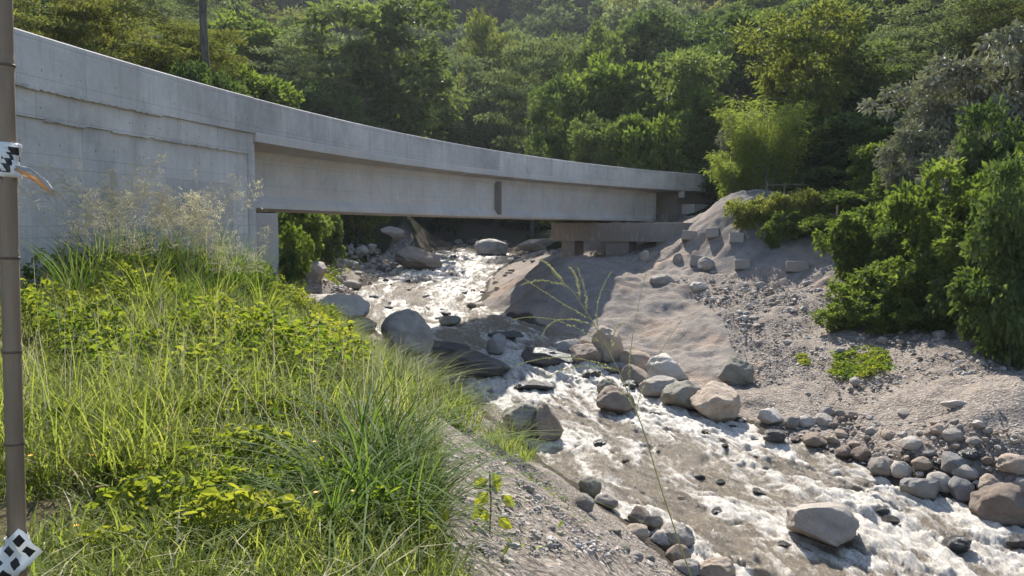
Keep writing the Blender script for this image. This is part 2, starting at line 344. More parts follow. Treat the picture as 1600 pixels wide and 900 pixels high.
def axis(fine0, fine1, st, lo, hi, grow=1.13):
    a = list(np.arange(fine0, fine1, st)); s = st; v = a[-1]
    while v < hi: s = min(s * grow, 9); v += s; a.append(v)
    s = st; v = fine0; b = []
    while v > lo: s = min(s * grow, 9); v -= s; b.append(v)
    return np.array(b[::-1] + a)
gx = axis(-11, 17, .105, -330, 330); gy = axis(3, 44, .115, -60, 430)
GX, GY = np.meshgrid(gx, gy); fx, fy = GX.ravel(), GY.ravel(); fz = gz(fx, fy)
shot = inside(fx + .25 * fbm(P3(fx, fy, 9.), 2), fy + .35 * fbm(P3(fx, fy, 5.), 2), SHOT).astype(float)
gra = grassy(fx, fy).astype(float)
wet = ((fx > xl(fy) - .5) & (fx < xr(fy) + .5) & (fy < 100)).astype(float)
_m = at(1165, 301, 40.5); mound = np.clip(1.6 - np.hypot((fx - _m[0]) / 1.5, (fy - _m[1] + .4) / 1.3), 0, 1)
near = (np.abs(fx) < 30) & (fy < 60) & (fy > 0)
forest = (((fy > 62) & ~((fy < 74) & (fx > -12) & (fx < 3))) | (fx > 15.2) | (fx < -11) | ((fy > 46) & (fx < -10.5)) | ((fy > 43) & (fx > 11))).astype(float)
rub = np.where(near, fbm(P3(fx * 2.3, fy * 2.3, 1.), 4, .6), 0) * .055 + np.where(near, fbm(P3(fx * .6, fy * .6, 2.), 4, .55), 0) * np.where(fx > xr(fy), .13, .06)
lump = np.where(shot > 0, fbm(P3(fx * .62, fy * .62, 4.), 4, .55) * .15 + fbm(P3(fx * 2.6, fy * 2.6, 7.), 4, .65) * .055, 0)
stp = np.clip((fx - xr(fy)) / 1.2, 0, 1)
fz = fz + np.where(shot > 0, lump, rub * (1 - .5 * gra)) * np.where(wet > 0, .35, 1.) + forest * (1 - near) * fbm(P3(fx * .05, fy * .05, 0.), 3) * 2.0
gm, n, out = M_('ground'); p = pos(n)
big = noise(n, p, .5, 5, .6); med = noise(n, p, 3.2, 6, .65); grain = noise(n, p, 19, 5, .75)
vo = N(n, 'TexVoronoi', i_Scale=16.); L(n, p, vo.inputs['Vector'])
soil = mixc(n, big, (.165, .134, .108), (.265, .223, .184)); soil = mixc(n, ramp(n, grain, [(.4, 0.), (.66, 1.)]), soil, (.36, .31, .26)); soil = mixc(n, math_(n, 'MULTIPLY', ramp(n, med, [(.5, 0.), (.7, 1.)]), .6), soil, (.13, .105, .085))
shc = mixc(n, ramp(n, noise(n, p, .8, 6, .65, .5), [(.36, 0.), (.62, 1.)]), (.175, .152, .133), (.265, .232, .2)); shc = mixc(n, math_(n, 'MULTIPLY', ramp(n, noise(n, p, .45, 4), [(.48, 0.), (.62, 1.)]), .55), shc, (.34, .25, .18))
shc = mixc(n, math_(n, 'MULTIPLY', ramp(n, grain, [(.34, 1.), (.54, 0.)]), .35), shc, (.17, .14, .118))
v2 = N(n, 'TexVoronoi', i_Scale=11.); L(n, p, v2.inputs['Vector']); sv = N(n, 'SeparateColor'); L(n, v2.outputs['Color'], sv.inputs[0]); sw = N(n, 'SeparateColor'); L(n, vo.outputs['Color'], sw.inputs[0])
peb = math_(n, 'MULTIPLY', math_(n, 'LESS_THAN', v2.outputs['Distance'], math_(n, 'MULTIPLY', sv.outputs[1], .55)), math_(n, 'GREATER_THAN', sv.outputs[2], .45))
soil = mixc(n, math_(n, 'MULTIPLY', peb, .7), soil, ramp(n, sv.outputs[0], [(0, (.14, .12, .1)), (.5, (.3, .265, .23)), (1, (.5, .46, .41))]))
soil = mixc(n, .5, soil, mixc(n, 1., soil, ramp(n, sw.outputs[0], [(0, .45), (1, 1.5)]), 'MULTIPLY'))
shc = mixc(n, .22, shc, mixc(n, 1., shc, ramp(n, sw.outputs[0], [(0, .5), (1, 1.4)]), 'MULTIPLY'))
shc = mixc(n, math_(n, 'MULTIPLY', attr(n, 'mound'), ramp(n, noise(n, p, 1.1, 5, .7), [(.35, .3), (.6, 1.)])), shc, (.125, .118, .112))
c = mixc(n, attr(n, 'shot'), soil, shc)
c = mixc(n, attr(n, 'gra'), c, mixc(n, med, (.06, .055, .028), (.14, .115, .065)))
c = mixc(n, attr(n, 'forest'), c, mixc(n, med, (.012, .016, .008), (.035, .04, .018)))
c = mixc(n, attr(n, 'wet'), c, mixc(n, med, (.05, .042, .032), (.1, .085, .065)))
hgt = math_(n, 'ADD', math_(n, 'ADD', math_(n, 'MULTIPLY', med, .8), math_(n, 'MULTIPLY', peb, math_(n, 'SUBTRACT', .35, v2.outputs['Distance']))), math_(n, 'ADD', math_(n, 'MULTIPLY', grain, .5), math_(n, 'MULTIPLY', vo.outputs['Distance'], .5)))
hgt = math_(n, 'MULTIPLY', hgt, math_(n, 'SUBTRACT', 1., math_(n, 'MULTIPLY', attr(n, 'shot'), .6)))
pbsdf(n, out, c, .95, .03, hgt, .9, .09)
nx, ny = len(gx), len(gy); I = (np.arange(ny - 1)[:, None] * nx + np.arange(nx - 1)[None]).ravel()
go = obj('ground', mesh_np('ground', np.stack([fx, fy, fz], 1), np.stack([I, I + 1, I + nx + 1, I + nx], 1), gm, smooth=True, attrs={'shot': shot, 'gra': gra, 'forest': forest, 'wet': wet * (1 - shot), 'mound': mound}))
go['kind'] = 'structure'; go['label'] = 'grey brown river banks of dirt, gravel and sprayed concrete'

# ------------------------------------------------------------------ bridge
BC, BR, BA = (57.927, 2.289), 66.968, math.radians(170.7)
def bp_(s, o, z):
    a = BA - s / BR; return (BC[0] + (BR + o) * math.cos(a), BC[1] + (BR + o) * math.sin(a), z)
ZT, DW = 3.2, 5.1
def loft(name, s0, s1, prof, mat, parent, step=.7, ch=0.):
    """sweeps a closed profile [(offset from the near edge, z)] along the curve; ch chamfers the ends"""
    k = max(1, int(math.ceil((s1 - s0) / step))); ss = list(np.linspace(s0, s1, k + 1))
    prof = np.array(prof, float); c = prof.mean(0); rings = []
    if ch: rings = [(s0, -1)] + [(s0 + ch, 0)] + [(s, 0) for s in ss[1:-1]] + [(s1 - ch, 0)] + [(s1, -1)]
    else: rings = [(s, 0) for s in ss]
    V = []; UV = []
    for s, f in rings:
        q = prof + (np.sign(c - prof) * ch if f else 0)
        for o, z in q: V.append(bp_(s, o, z)); UV.append((s, z + .37 * o))
    m = len(prof); nr = len(rings)
    i = np.arange(nr - 1)[:, None] * m; j = np.arange(m)[None]; j2 = (j + 1) % m
    F = np.stack([i + j, i + m + j, i + m + j2, i + j2], -1).reshape(-1, 4)
    caps = np.array([np.arange(m)[::-1] * 1, (nr - 1) * m + np.arange(m)])
    caps[0] = np.arange(m); caps[1] = ((nr - 1) * m + np.arange(m))[::-1]
    return obj(name, mesh_np(name, np.array(V), [F, caps], mat, uv=np.array(UV)), parent)
S_END, S_G0, S_G1 = 55., 7.75, 40.2
br = tag(empty('road_bridge', bp_(7.5, 3, -1)), 'curved grey concrete road bridge spanning the stony river', 'bridge')
def keep(o, t):      # parent while keeping world position
    o.parent = t; o.location = Vector(o.location) - Vector(t.location); return o
def B(*a, **k): o = loft(*a, None, **k); return o
def lofted(name, s0, s1, prof, mat, parent, **k):
    o = loft(name, s0, s1, prof, mat, None, **k); return keep(o, parent)
pp = [(0, 2.36), (0, ZT - .02), (.02, ZT), (.24, ZT), (.26, ZT - .02), (.26, 2.36)]
par = lofted('parapet', S_G0 - .35, S_END, [(.05, 2.3), (.05, ZT - .05), (.21, ZT - .05), (.21, 2.3)], C_PAR, br)
s = S_G0 - .35; rr = random.Random(3)
while s < S_END - .5:
    l = rr.choice([1.22, 1.22, 2.44, 2.44]); e = min(s + l, S_END)
    o = loft('panel', s + .003, e - .003, [(a + rr.uniform(-.004, .004), z) for a, z in pp], C_PAR, None, ch=.005); o.parent = par; s = e
par2 = lofted('far_parapet', S_G0 - .35, S_END, [(DW - .24, 2.3), (DW - .24, ZT), (DW, ZT), (DW, 2.3)], C_PAR, br)
lofted('deck_slab', S_G0 - .35, S_END, [(-.035, 2.1), (-.035, 2.3), (-.015, 2.352), (DW + .02, 2.352), (DW + .03, 2.1), (DW - .8, 2.0), (.75, 2.0)], C_GIRD, br, step=.5)
SP = 1.05
def gpt(f, off=0.):
    """axis of a girder at fraction f of the span: inset more at the ends than in the middle"""
    o = .72 + .5 * (2 * f - 1) ** 2 + off; sx = S_G0 + .15 + (S_G1 - S_G0) * f; p = bp_(sx, o, .44 - .28 * f); a = BA - sx / BR
    return np.array(p), np.array([math.sin(a), -math.cos(a), 0]), np.array([-math.cos(a), -math.sin(a), 0])     # point, along, towards the near side
def frame(t, nn): return np.stack([t, nn, [0, 0, 1]], 1)
def girder(off):
    hw = [(-.30, 0), (-.30, .15), (-.15, .36), (-.15, 1.40), (-.24, 1.56), (-.24, 1.64), (.24, 1.64), (.24, 1.56), (.15, 1.40), (.15, .36), (.30, .15), (.30, 0)]
    V = []; UV = []; st = np.linspace(0, 1, 41)
    for f in st:
        c, t, nn = gpt(f, off); zb = c[2]
        for a, z in hw:
            zz = zb + z * (2.0 - zb + .02) / 1.64 if z > 1 else zb + z
            V.append((c[0] + nn[0] * a, c[1] + nn[1] * a, zz)); UV.append((f * 32, zz + a))
    k = len(hw); i = np.arange(len(st) - 1)[:, None] * k; j = np.arange(k)[None]; j2 = (j + 1) % k
    F = np.stack([i + j, i + k + j, i + k + j2, i + j2], -1).reshape(-1, 4); caps = np.array([np.arange(k), ((len(st) - 1) * k + np.arange(k))[::-1]])
    o = keep(obj('girder', mesh_np('girder', np.array(V), [F, caps], C_GIRD, uv=np.array(UV))), br)
    for f, hl, dp in ((.012, .22, .14), (.49, .07, .15), (.925, .09, .05), (.988, .22, .14)):        # vertical stiffening ribs on both faces
        for sd in (1, -1):
            r = MB(); c, t, nn = gpt(f, off); q = c + nn * sd * (.15 + dp); r.box((q[0], q[1], (c[2] + .12 + 1.9) / 2), (hl, dp, (1.78 - c[2]) / 2), frame(t, nn)); obj('rib', r.mesh('rib', C_PIER if f == .49 else C_GIRD), o)
    return o
for k in range(3): girder(k * SP)

# approach wall: coursed panels below the parapet, standing on the bank
aw = tag(empty('approach_wall', bp_(2, 2, -1.5)), 'tall grey concrete approach wall rising out of the tall grass', 'wall')
A0 = -13.0; A1 = S_G0 - .38
keep(loft('core', A0, A1 - .02, [(.16, -2.4), (.16, 2.34), (DW - .16, 2.34), (DW - .16, -2.4)], C_WALL, None), aw)
rr = random.Random(8)
def course(name, z0, z1, o0, ths, jit, pan):
    s = A0
    while s < A1 - .05:
        l = rr.choice(pan); e = s + l
        if A1 - e < .5: e = A1
        d = rr.uniform(-jit, jit); keep(loft(name, s + .003, e - .003, [(o0 + d, z0), (o0 + d, z1), (o0 + ths, z1), (o0 + ths, z0)], C_WALL, None, ch=.006), aw); s = e
keep(loft('coping', A0, A1, [(.0, 2.36), (.0, ZT - .02), (.02, ZT), (.2, ZT), (.2, 2.36)], C_PAR, None), aw).location.z -= .012
s = A0
while s < A1 - .05:
    e = s + 1.63
    if A1 - e < .5: e = A1
    d = rr.uniform(-.006, .006); keep(loft('parapet_panel', s + .003, e - .003, [(-.03 + d, 2.30), (-.03 + d, ZT - .02), (-.01, ZT + .002), (.26, ZT + .002), (.26, 2.30)], C_PAR, None, ch=.006), aw); s = e
course('ledge_panel', 1.80, 2.296, .03, .2, .005, [1.35]); course('wall_panel', .98, 1.796, .075, .2, .004, [2.44, 1.22]); course('wall_panel', -.24, .976, .075, .2, .004, [2.44]); course('wall_panel', -2.4, -.244, .075, .2, .004, [2.44])
keep(loft('end_pilaster', A1 - .24, A1 + .03, [(.02, -2.4), (.02, 2.06), (DW - .02, 2.06), (DW - .02, -2.4)], C_WALL, None), aw)
rag = MB(); rg = rng_(4)                                                                     # ragged mortar drips along the two ledges
for zc, o0 in ((2.30, -.012), (1.80, .045)):
    for s in np.arange(A0 + 6, A1 - .1, .09):
        if fbm(np.array([[s * .9, zc * 7, 0.]]), 2)[0] < -.05: continue
        q = np.array(bp_(s, o0, zc - .008 + rg.normal() * .004)); a = BA - s / BR; rad = np.array([math.cos(a), math.sin(a), 0]); tn = np.array([-rad[1], rad[0], 0])
        rag.box(q, (.05, .026 + .012 * rg.random(), .012 + .02 * rg.random()), np.stack([tn, rad, [0, 0, 1]], 1))
keep(obj('mortar_drip', rag.mesh('mortar_drip', C_WALL)), aw)
# seat block under the near ends of the girders
c, t_, n__ = gpt(.018, SP); sb = MB(); sb.box((c[0], c[1], -1.06), (.62, 1.75, 1.36), frame(t_, n__)); keep(obj('bearing_seat', sb.mesh('bearing_seat', C_GIRD)), aw)
for k in range(3):
    q, t_, n__ = gpt(.016, k * SP); m = MB(); m.box((q[0], q[1], .368), (.26, .3, .064), frame(t_, n__)); keep(obj('bearing_pad', m.mesh('bearing_pad', C_GIRD)), aw)

# far pier with cap beam
pr = tag(empty('bridge_pier', at(960, 405, 44)), 'brown stained concrete pier with wide cap beam under the far end of the bridge', 'pier')
ca = at(861, 356, 46.0); cb = at(1085, 366, 41.6); ax_ = unit(np.array([cb[0] - ca[0], cb[1] - ca[1]])); an_ = np.array([-ax_[1], ax_[0]]); cl = float(np.hypot(*(cb - ca)[:2])) / 2; cm = (ca + cb)[:2] / 2 + an_ * .75
Mc = np.array([[ax_[0], an_[0], 0], [ax_[1], an_[1], 0], [0, 0, 1]])
def uvbox(name, c, h, M, mat, parent):
    m = MB(); m.box(c, h, M); me = m.mesh(name, mat); V = np.array([v.co for v in me.vertices]); d = (V - np.asarray(c)) @ np.asarray(M)
    l = me.uv_layers.new(name='UVMap')
    for i, lp in enumerate(me.loops): l.data[i].uv = (d[lp.vertex_index][0] + d[lp.vertex_index][1], d[lp.vertex_index][2])
    b = obj(name, me); bv = b.modifiers.new('bevel', 'BEVEL'); bv.width = .02; bv.segments = 2
    return keep(b, parent)
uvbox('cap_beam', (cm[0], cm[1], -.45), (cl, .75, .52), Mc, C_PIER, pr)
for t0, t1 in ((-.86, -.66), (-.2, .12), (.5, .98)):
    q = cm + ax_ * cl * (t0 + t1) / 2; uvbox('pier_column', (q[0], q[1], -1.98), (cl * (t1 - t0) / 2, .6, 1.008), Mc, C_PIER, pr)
for k in range(3):
    q, t_, n__ = gpt(.982, k * SP); uvbox('bearing_pad', (q[0], q[1], .115), (.32, .3, .045), frame(t_, n__), C_GIRD, pr)
# far abutment wall behind the pier, carrying the end of the deck
ab = tag(empty('bridge_abutment', bp_(46, 2, 0)), 'stepped concrete abutment wall behind the pier at the far end', 'abutment')
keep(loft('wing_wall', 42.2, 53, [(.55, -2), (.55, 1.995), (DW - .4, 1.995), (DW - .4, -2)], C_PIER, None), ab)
q = np.array(bp_(44.0, .1, 0)); a = BA - 44. / BR; Mr = np.array([[math.sin(a), math.cos(a), 0], [-math.cos(a), math.sin(a), 0], [0, 0, 1]])
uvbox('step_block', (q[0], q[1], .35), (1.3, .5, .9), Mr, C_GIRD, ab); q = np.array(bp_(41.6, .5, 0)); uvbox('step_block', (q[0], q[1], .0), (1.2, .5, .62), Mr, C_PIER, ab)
uvbox('corbel', tuple(np.array(bp_(42.0, .12, 1.86))), (.12, .16, .2), Mr, C_GIRD, ab)

# anchor blocks set in the sprayed slope
for k, (px, py, wpx, hpx, lab) in enumerate([(1080, 368, 26, 15, 'square concrete anchor block beside the end of the cap beam'), (1118, 364, 22, 15, 'concrete anchor block just below the dark sprayed mound'), (1154, 371, 24, 16, 'concrete anchor block with a long shadow under yellow green shrubs'),
        (1221, 371, 18, 13, 'concrete anchor block half hidden by a trailing shrub'), (1092, 407, 20, 18, 'brownish anchor block standing behind a pale boulder'), (1163, 414, 26, 15, 'concrete anchor block at the foot of the sprayed slope above rubble'),
        (1250, 417, 38, 17, 'widest concrete anchor block low on the sprayed slope'), (1302, 393, 24, 13, 'concrete anchor block beside the dense green bushes')]):
    h = hit(px, py + hpx / 2, False); d = h[1]; hw_, hh = .9 * wpx * d / FPX / 2, .9 * hpx * d / FPX / 2
    m = MB(); m.box((0, 0, 0), (hw_, .42, hh * 1.1), np.array([[1, 0, 0], [0, math.cos(-.12), -math.sin(-.12)], [0, math.sin(-.12), math.cos(-.12)]]))
    o = obj('anchor_block', m.mesh('anchor_block', C_ANCH), None, (h[0], h[1] + .42, h[2] + hh * .82), R_([-14, -22, -12, -8, -20, -10, -14, -6][k])); o.rotation_euler.y = R_([4, -7, 3, 0, 9, -3, 2, -5][k]); tag(o, lab, 'concrete block', 'anchor blocks on the sprayed slope')
    bv = o.modifiers.new('bevel', 'BEVEL'); bv.width = .035; bv.segments = 2

# ------------------------------------------------------------------ rocks
def ico(sub):
    t = (1 + 5 ** .5) / 2
    V = [unit(np.array(v, float)) for v in [(-1, t, 0), (1, t, 0), (-1, -t, 0), (1, -t, 0), (0, -1, t), (0, 1, t), (0, -1, -t), (0, 1, -t), (t, 0, -1), (t, 0, 1), (-t, 0, -1), (-t, 0, 1)]]
    F = [(0, 11, 5), (0, 5, 1), (0, 1, 7), (0, 7, 10), (0, 10, 11), (1, 5, 9), (5, 11, 4), (11, 10, 2), (10, 7, 6), (7, 1, 8), (3, 9, 4), (3, 4, 2), (3, 2, 6), (3, 6, 8), (3, 8, 9), (4, 9, 5), (2, 4, 11), (6, 2, 10), (8, 6, 7), (9, 8, 1)]
    for _ in range(sub):
        c = {}; G = []
        def mid(a, b):
            k = (min(a, b), max(a, b))
            if k not in c: V.append(unit(V[a] + V[b])); c[k] = len(V) - 1
            return c[k]
        for a, b, d in F:
            x, y, z = mid(a, b), mid(b, d), mid(d, a); G += [(a, x, z), (b, y, x), (d, z, y), (x, y, z)]
        F = G
    return np.array(V), np.array(F)
ICO = {k: ico(k) for k in (0, 1, 2, 3, 4)}
ANG = {1, 5, 12, 13, 14, 16, 17, 18, 32, 45, 47, 9, 71}
def rock_v(seed, sub, cuts=6, amp=.16):
    V, F = ICO[sub]; V = V.copy(); g = rng_(seed)
    V *= (1 + amp * fbm(V * 1.1 + seed * 3.1, 3, .5))[:, None]
    for _ in range(cuts):
        nn = unit(g.normal(size=3)); h = g.uniform(.46, .8) if seed in ANG else g.uniform(.66, .92); e = V @ nn - h; V = V - np.where(e > 0, e * .92, 0)[:, None] * nn
    V = V + V * (.045 * fbm(V * 3.5 + seed, 4, .6))[:, None]
    V -= (V.max(0) + V.min(0)) / 2; V /= np.abs(V).max(0); return V, F
BIG = {}
def rock_mesh(seed, kind, sub=4, cuts=6):
    k = (seed, kind, sub)
    if k not in BIG: V, F = rock_v(seed, sub, cuts); BIG[k] = mesh_np('rock', V, F, ROCK[kind], smooth=True)
    return BIG[k]
TAKEN = []
def rock(px, py, wpx, hpx, kind, seed, label, name='boulder', group=None, sub=4, tilt=0., rz=None, sink=.25, cuts=6, cat='rock'):
    """px,py: foot of the rock where it meets ground or water; wpx,hpx: its visible size"""
    h = hit(px, py); d = h[1]; rx = wpx * d / FPX / 2; rzv = hpx * d / FPX / 2; ry = max(min(rx, rzv * 1.5), rx * .62)
    hz_ = rzv / (1 - sink * .5)
    o = obj(name, rock_mesh(seed, kind, sub, cuts), None, (h[0], h[1] + ry * .72, h[2] + hz_ * (1 - sink) - .02), 0, (rx, ry, hz_))
    o.rotation_euler = (R_(rr.uniform(-6, 6)), R_(tilt), R_(rz if rz is not None else rr.uniform(-20, 20)))
    tag(o, label, cat, group); TAKEN.append((h[0], h[1] + ry * .7, max(rx, ry))); return o
rr = random.Random(21)
BLD = [
 (632, 562, 88, 78, 'grey', 1, 'largest grey boulder at the water edge above the green bank', 12), (652, 421, 78, 33, 'tan', 2, 'long tan boulder lying midstream beneath the bridge', 14), (767, 400, 54, 27, 'grey', 3, 'rounded grey boulder in the river under the middle of the bridge', 0),
 (597, 376, 68, 22, 'tan', 4, 'flat tan boulder on the far shore in front of dark woods', 0), (487, 442, 42, 34, 'grey', 5, 'angular grey boulder beside the leafy bush under the bridge', 10), (545, 455, 40, 18, 'grey', 6, 'low grey rock on the pale shelf at the river edge', 0),
 (557, 496, 36, 24, 'pale', 7, 'rounded pale rock at the tip of the shelf', 0), (522, 497, 34, 24, 'grey', 8, 'half buried grey rock on the pale shelf', 0), (508, 500, 130, 40, 'pale', 9, 'broad pale rock shelf under the bridge', 0), (556, 525, 62, 28, 'tan', 10, 'smooth tan grey rock just left of the largest boulder', 0),
 (702, 510, 36, 17, 'moss', 11, 'dark rounded rock in bright water right of the largest boulder', 0), (815, 690, 62, 58, 'moss', 12, 'mossy brown half of the split boulder below the cascade', -8), (858, 692, 54, 60, 'brown', 13, 'reddish brown half of the split boulder below the cascade', 10),
 (775, 556, 30, 34, 'blue', 14, 'upright angular rock in the shaded cascade', 20), (952, 570, 55, 62, 'tan', 15, 'upright oval tan boulder against the sprayed slope', -14), (998, 583, 66, 34, 'tan', 16, 'flat tan boulder leaning on its neighbours at the slope foot', 6),
 (1044, 598, 66, 43, 'pale', 17, 'blocky pale boulder on top of the pile', 0), (995, 608, 48, 36, 'brown', 18, 'rusty brown boulder between the stacked pale ones', 0), (1036, 625, 72, 36, 'pale', 19, 'long flat pale boulder at the bottom of the pile', -6),
 (968, 586, 34, 20, 'blue', 20, 'small blue grey rock below the upright oval boulder', 0), (950, 619, 34, 28, 'moss', 21, 'round mossy grey rock at the foam edge', 0), (965, 648, 68, 39, 'brown', 22, 'wet brown boulder sitting in white water', 0), (1074, 645, 77, 48, 'moss', 23, 'tan boulder with a dark mossy side', 8),
 (1126, 660, 81, 57, 'tan', 24, 'largest rounded tan boulder at the foot of the slope', -8), (984, 612, 32, 18, 'wet', 25, 'dark wet rock under the rusty boulder', 0), (925, 598, 32, 22, 'wet', 26, 'dark wet rock beside the cascade outlet', 0), (917, 572, 56, 34, 'brown', 27, 'dark brown rock in the shade above the cascade outlet', 0), (890, 560, 40, 30, 'blue', 28, 'grey slab in the shade at the right of the cascade', 0),
 (923, 776, 38, 31, 'moss', 29, 'round olive stone at the top of the stone row on the near bank', 0), (913, 800, 36, 28, 'grey', 30, 'grey stone below the round olive one', 0), (949, 796, 40, 24, 'grey', 31, 'smooth grey stone beside the round olive one', 0), (1001, 830, 36, 34, 'brown', 32, 'brown block in the stone row of the near bank', 15), (1024, 831, 30, 24, 'grey', 33, 'small grey stone beside the brown block', 0),
 (1060, 860, 60, 38, 'grey', 34, 'large grey stone in the row on the near bank', 0), (1036, 858, 38, 28, 'pale', 35, 'pale stone in front of the large grey one', 0), (1062, 886, 40, 34, 'tan', 36, 'tan grey stone under the large grey one', 0), (1077, 904, 48, 28, 'pale', 37, 'white stone at the lower end of the row', 0), (1123, 916, 62, 38, 'tan', 38, 'wide tan stone cut by the lower edge of the picture', 0), (995, 845, 44, 24, 'tan', 39, 'flat tan stone left of the pale stone', 0),
 (1208, 666, 42, 26, 'pale', 40, 'pale grey stone beside the largest tan boulder', 0), (1241, 671, 30, 20, 'grey', 41, 'grey stone second from the largest tan boulder', 0), (1264, 669, 30, 19, 'pale', 42, 'pale stone third from the largest tan boulder', 0), (1214, 694, 42, 22, 'wet', 43, 'wet brown stone at the edge of the rapids', 0), (1275, 703, 40, 26, 'brown', 44, 'slanted brown stone at the edge of the rapids', 18),
 (1300, 862, 122, 70, 'grey', 45, 'big pale boulder standing in the rapids', 8), (1580, 824, 92, 64, 'brown', 46, 'big round brown boulder at the right edge of the picture', 0), (1448, 783, 68, 38, 'blue', 47, 'wide grey stone at the waterline of the cobble bank', 0), (1511, 789, 44, 36, 'blue', 48, 'round blue grey stone near the big brown boulder', 0), (1475, 769, 42, 30, 'pale', 49, 'white cobble above the wide grey stone', 0),
 (1553, 776, 40, 31, 'tan', 50, 'tan cobble above the big brown boulder', 0), (1515, 758, 42, 25, 'grey', 51, 'grey cobble above the round blue grey stone', 0), (1500, 739, 44, 28, 'blue', 52, 'blue grey cobble high in the cobble bank', 0), (1445, 736, 32, 20, 'tan', 53, 'tan cobble behind the wide grey stone', 0), (1385, 748, 42, 30, 'grey', 54, 'grey cobble half in the water', 0), (1350, 723, 32, 23, 'brown', 55, 'rusty red cobble at the waterline', 0), (1322, 721, 28, 22, 'brown', 56, 'dark brown cobble beside the rusty red one', 0),
 (1412, 746, 32, 26, 'pale', 57, 'pale cobble between two grey ones', 0), (1430, 704, 32, 21, 'pale', 58, 'lone pale cobble above the bank', 0), (1520, 721, 32, 21, 'wet', 59, 'dark cobble high in the cobble bank', 0), (1500, 640, 48, 13, 'pale', 60, 'flat pale stone on the gravel bar', 0), (1503, 866, 46, 26, 'wet', 61, 'wet brown rock poking out of the rapids', 0), (1598, 866, 34, 28, 'wet', 62, 'dark rock in the rapids below the big brown boulder', 0), (1590, 744, 50, 30, 'tan', 63, 'tan cobble at the right edge of the picture', 0),
 (1105, 423, 28, 22, 'pale', 64, 'pale boulder in front of the brownish anchor block', -20), (1060, 413, 16, 18, 'grey', 65, 'grey stone under the end of the cap beam', 0), (1007, 410, 18, 20, 'grey', 66, 'rounded stone in the dark gap under the pier', 0), (1094, 455, 30, 14, 'pale', 67, 'pale stone on the rubble below the anchor blocks', 0), (1036, 446, 40, 18, 'grey', 68, 'low grey stone on the upper rubble', 0), (1157, 606, 60, 46, 'moss', 69, 'dark earthy boulder buried at the end of the sprayed slope', 0),
 (840, 392, 64, 20, 'tan', 70, 'tan rock ledge below the left end of the pier', 0), (600, 670, 56, 44, 'grey', 71, 'grey rock half hidden in the grass of the near bank', 0), (548, 655, 52, 30, 'pale', 72, 'pale rock buried in the grassy crest', 0), (640, 612, 40, 22, 'wet', 73, 'dark rock behind the bright green grass', 0)]
for k, (px, py, wp, hp, kd, sd, lab, tl) in enumerate(BLD): rock(px, py, wp, hp, kd, sd, lab, tilt=tl, cuts=5 + k % 4, sub=4 if wp > 48 else 3)
# ledges that make the cascade
for px, py, wp, hp, sd, lab in [(735, 592, 130, 42, 81, 'broad wet ledge the cascade slides over'), (690, 560, 90, 26, 82, 'dark wet slab behind the cascade ledge'), (860, 572, 100, 28, 83, 'wet slab on the right of the cascade'), (790, 530, 60, 12, 84, 'low dark slab across the shaded water'), (700, 606, 60, 18, 85, 'dark wet step below the cascade ledge'), (835, 610, 70, 14, 86, 'flat wet rock at the cascade foot')]:
    rock(px, py, wp, hp, 'wet', sd, lab, 'ledge', sink=.45, cuts=9)
g = rng_(77); NROCK = 0
TONE = {'grey': 'grey', 'pale': 'pale', 'blue': 'blue grey', 'tan': 'tan', 'brown': 'brown', 'wet': 'wet black', 'moss': 'olive'}
def stones(n, pix, wr, kinds, label, group, name='stone', water=False, sub=2, flat=(.4, .8), sink=.35, gap=.85, cat='stone'):
    """single stones spread over a patch given by its outline in the photograph, resting on the ground"""
    global NROCK
    Pg = poly(pix, water); lo, hi = Pg.min(0), Pg.max(0); c = 0; tries = 0
    while c < n and tries < n * 60:
        tries += 1; x, y = g.uniform(lo, hi)
        if not inside(np.array([x]), np.array([y]), Pg)[0]: continue
        r = wr[0] * (wr[1] / wr[0]) ** (g.random() ** 2.2) / 2
        if any((x - a) ** 2 + (y - b) ** 2 < (gap * (q + r)) ** 2 for a, b, q in TAKEN): continue
        z = wz(y) if (water and xl(y) < x < xr(y)) else g1(x, y); hz_ = r * g.uniform(*flat)
        kd = kinds[int(g.integers(len(kinds)))]; o = obj(name, rock_mesh(100 + int(g.integers(9)), kd, sub, 5), None, (x, y, z + hz_ * (1 - 2 * sink)), 0, (r, r * g.uniform(.65, 1), hz_))
        o.rotation_euler = (g.normal() * .16, g.normal() * .16, g.uniform(0, 6.28)); tag(o, TONE[kd] + ' ' + label.replace('dark ', ''), cat, group); TAKEN.append((x, y, r)); c += 1
stones(150, [(1185, 660), (1300, 645), (1420, 662), (1600, 690), (1600, 775), (1440, 765), (1330, 728), (1230, 700)], (.14, .52), ['grey', 'pale', 'blue', 'grey', 'tan', 'pale', 'tan', 'pale', 'brown'], 'rounded cobble in the bank of cobbles along the right waterline', 'cobbles along the right waterline', 'cobble', sub=3, flat=(.5, .85), gap=.66, cat='cobble')
stones(66, [(1190, 640), (1250, 545), (1540, 535), (1600, 610), (1600, 700), (1420, 675), (1250, 650)], (.1, .46), ['grey', 'pale', 'grey', 'tan'], 'small loose stone on the open gravel bar', 'loose stones on the gravel bar')
stones(42, [(1030, 425), (1110, 428), (1290, 452), (1300, 520), (1240, 545), (1180, 520), (1100, 450)], (.14, .5), ['grey', 'pale', 'tan', 'grey'], 'broken stone in the rubble below the anchor blocks', 'rubble below the anchor blocks')
stones(40, [(590, 500), (570, 450), (640, 405), (700, 385), (770, 405), (745, 450), (760, 480), (700, 500)], (.28, .75), ['wet', 'wet', 'wet', 'brown'], 'small dark stone breaking the bright water under the bridge', 'dark stones in the upper river', water=True, sink=.42)
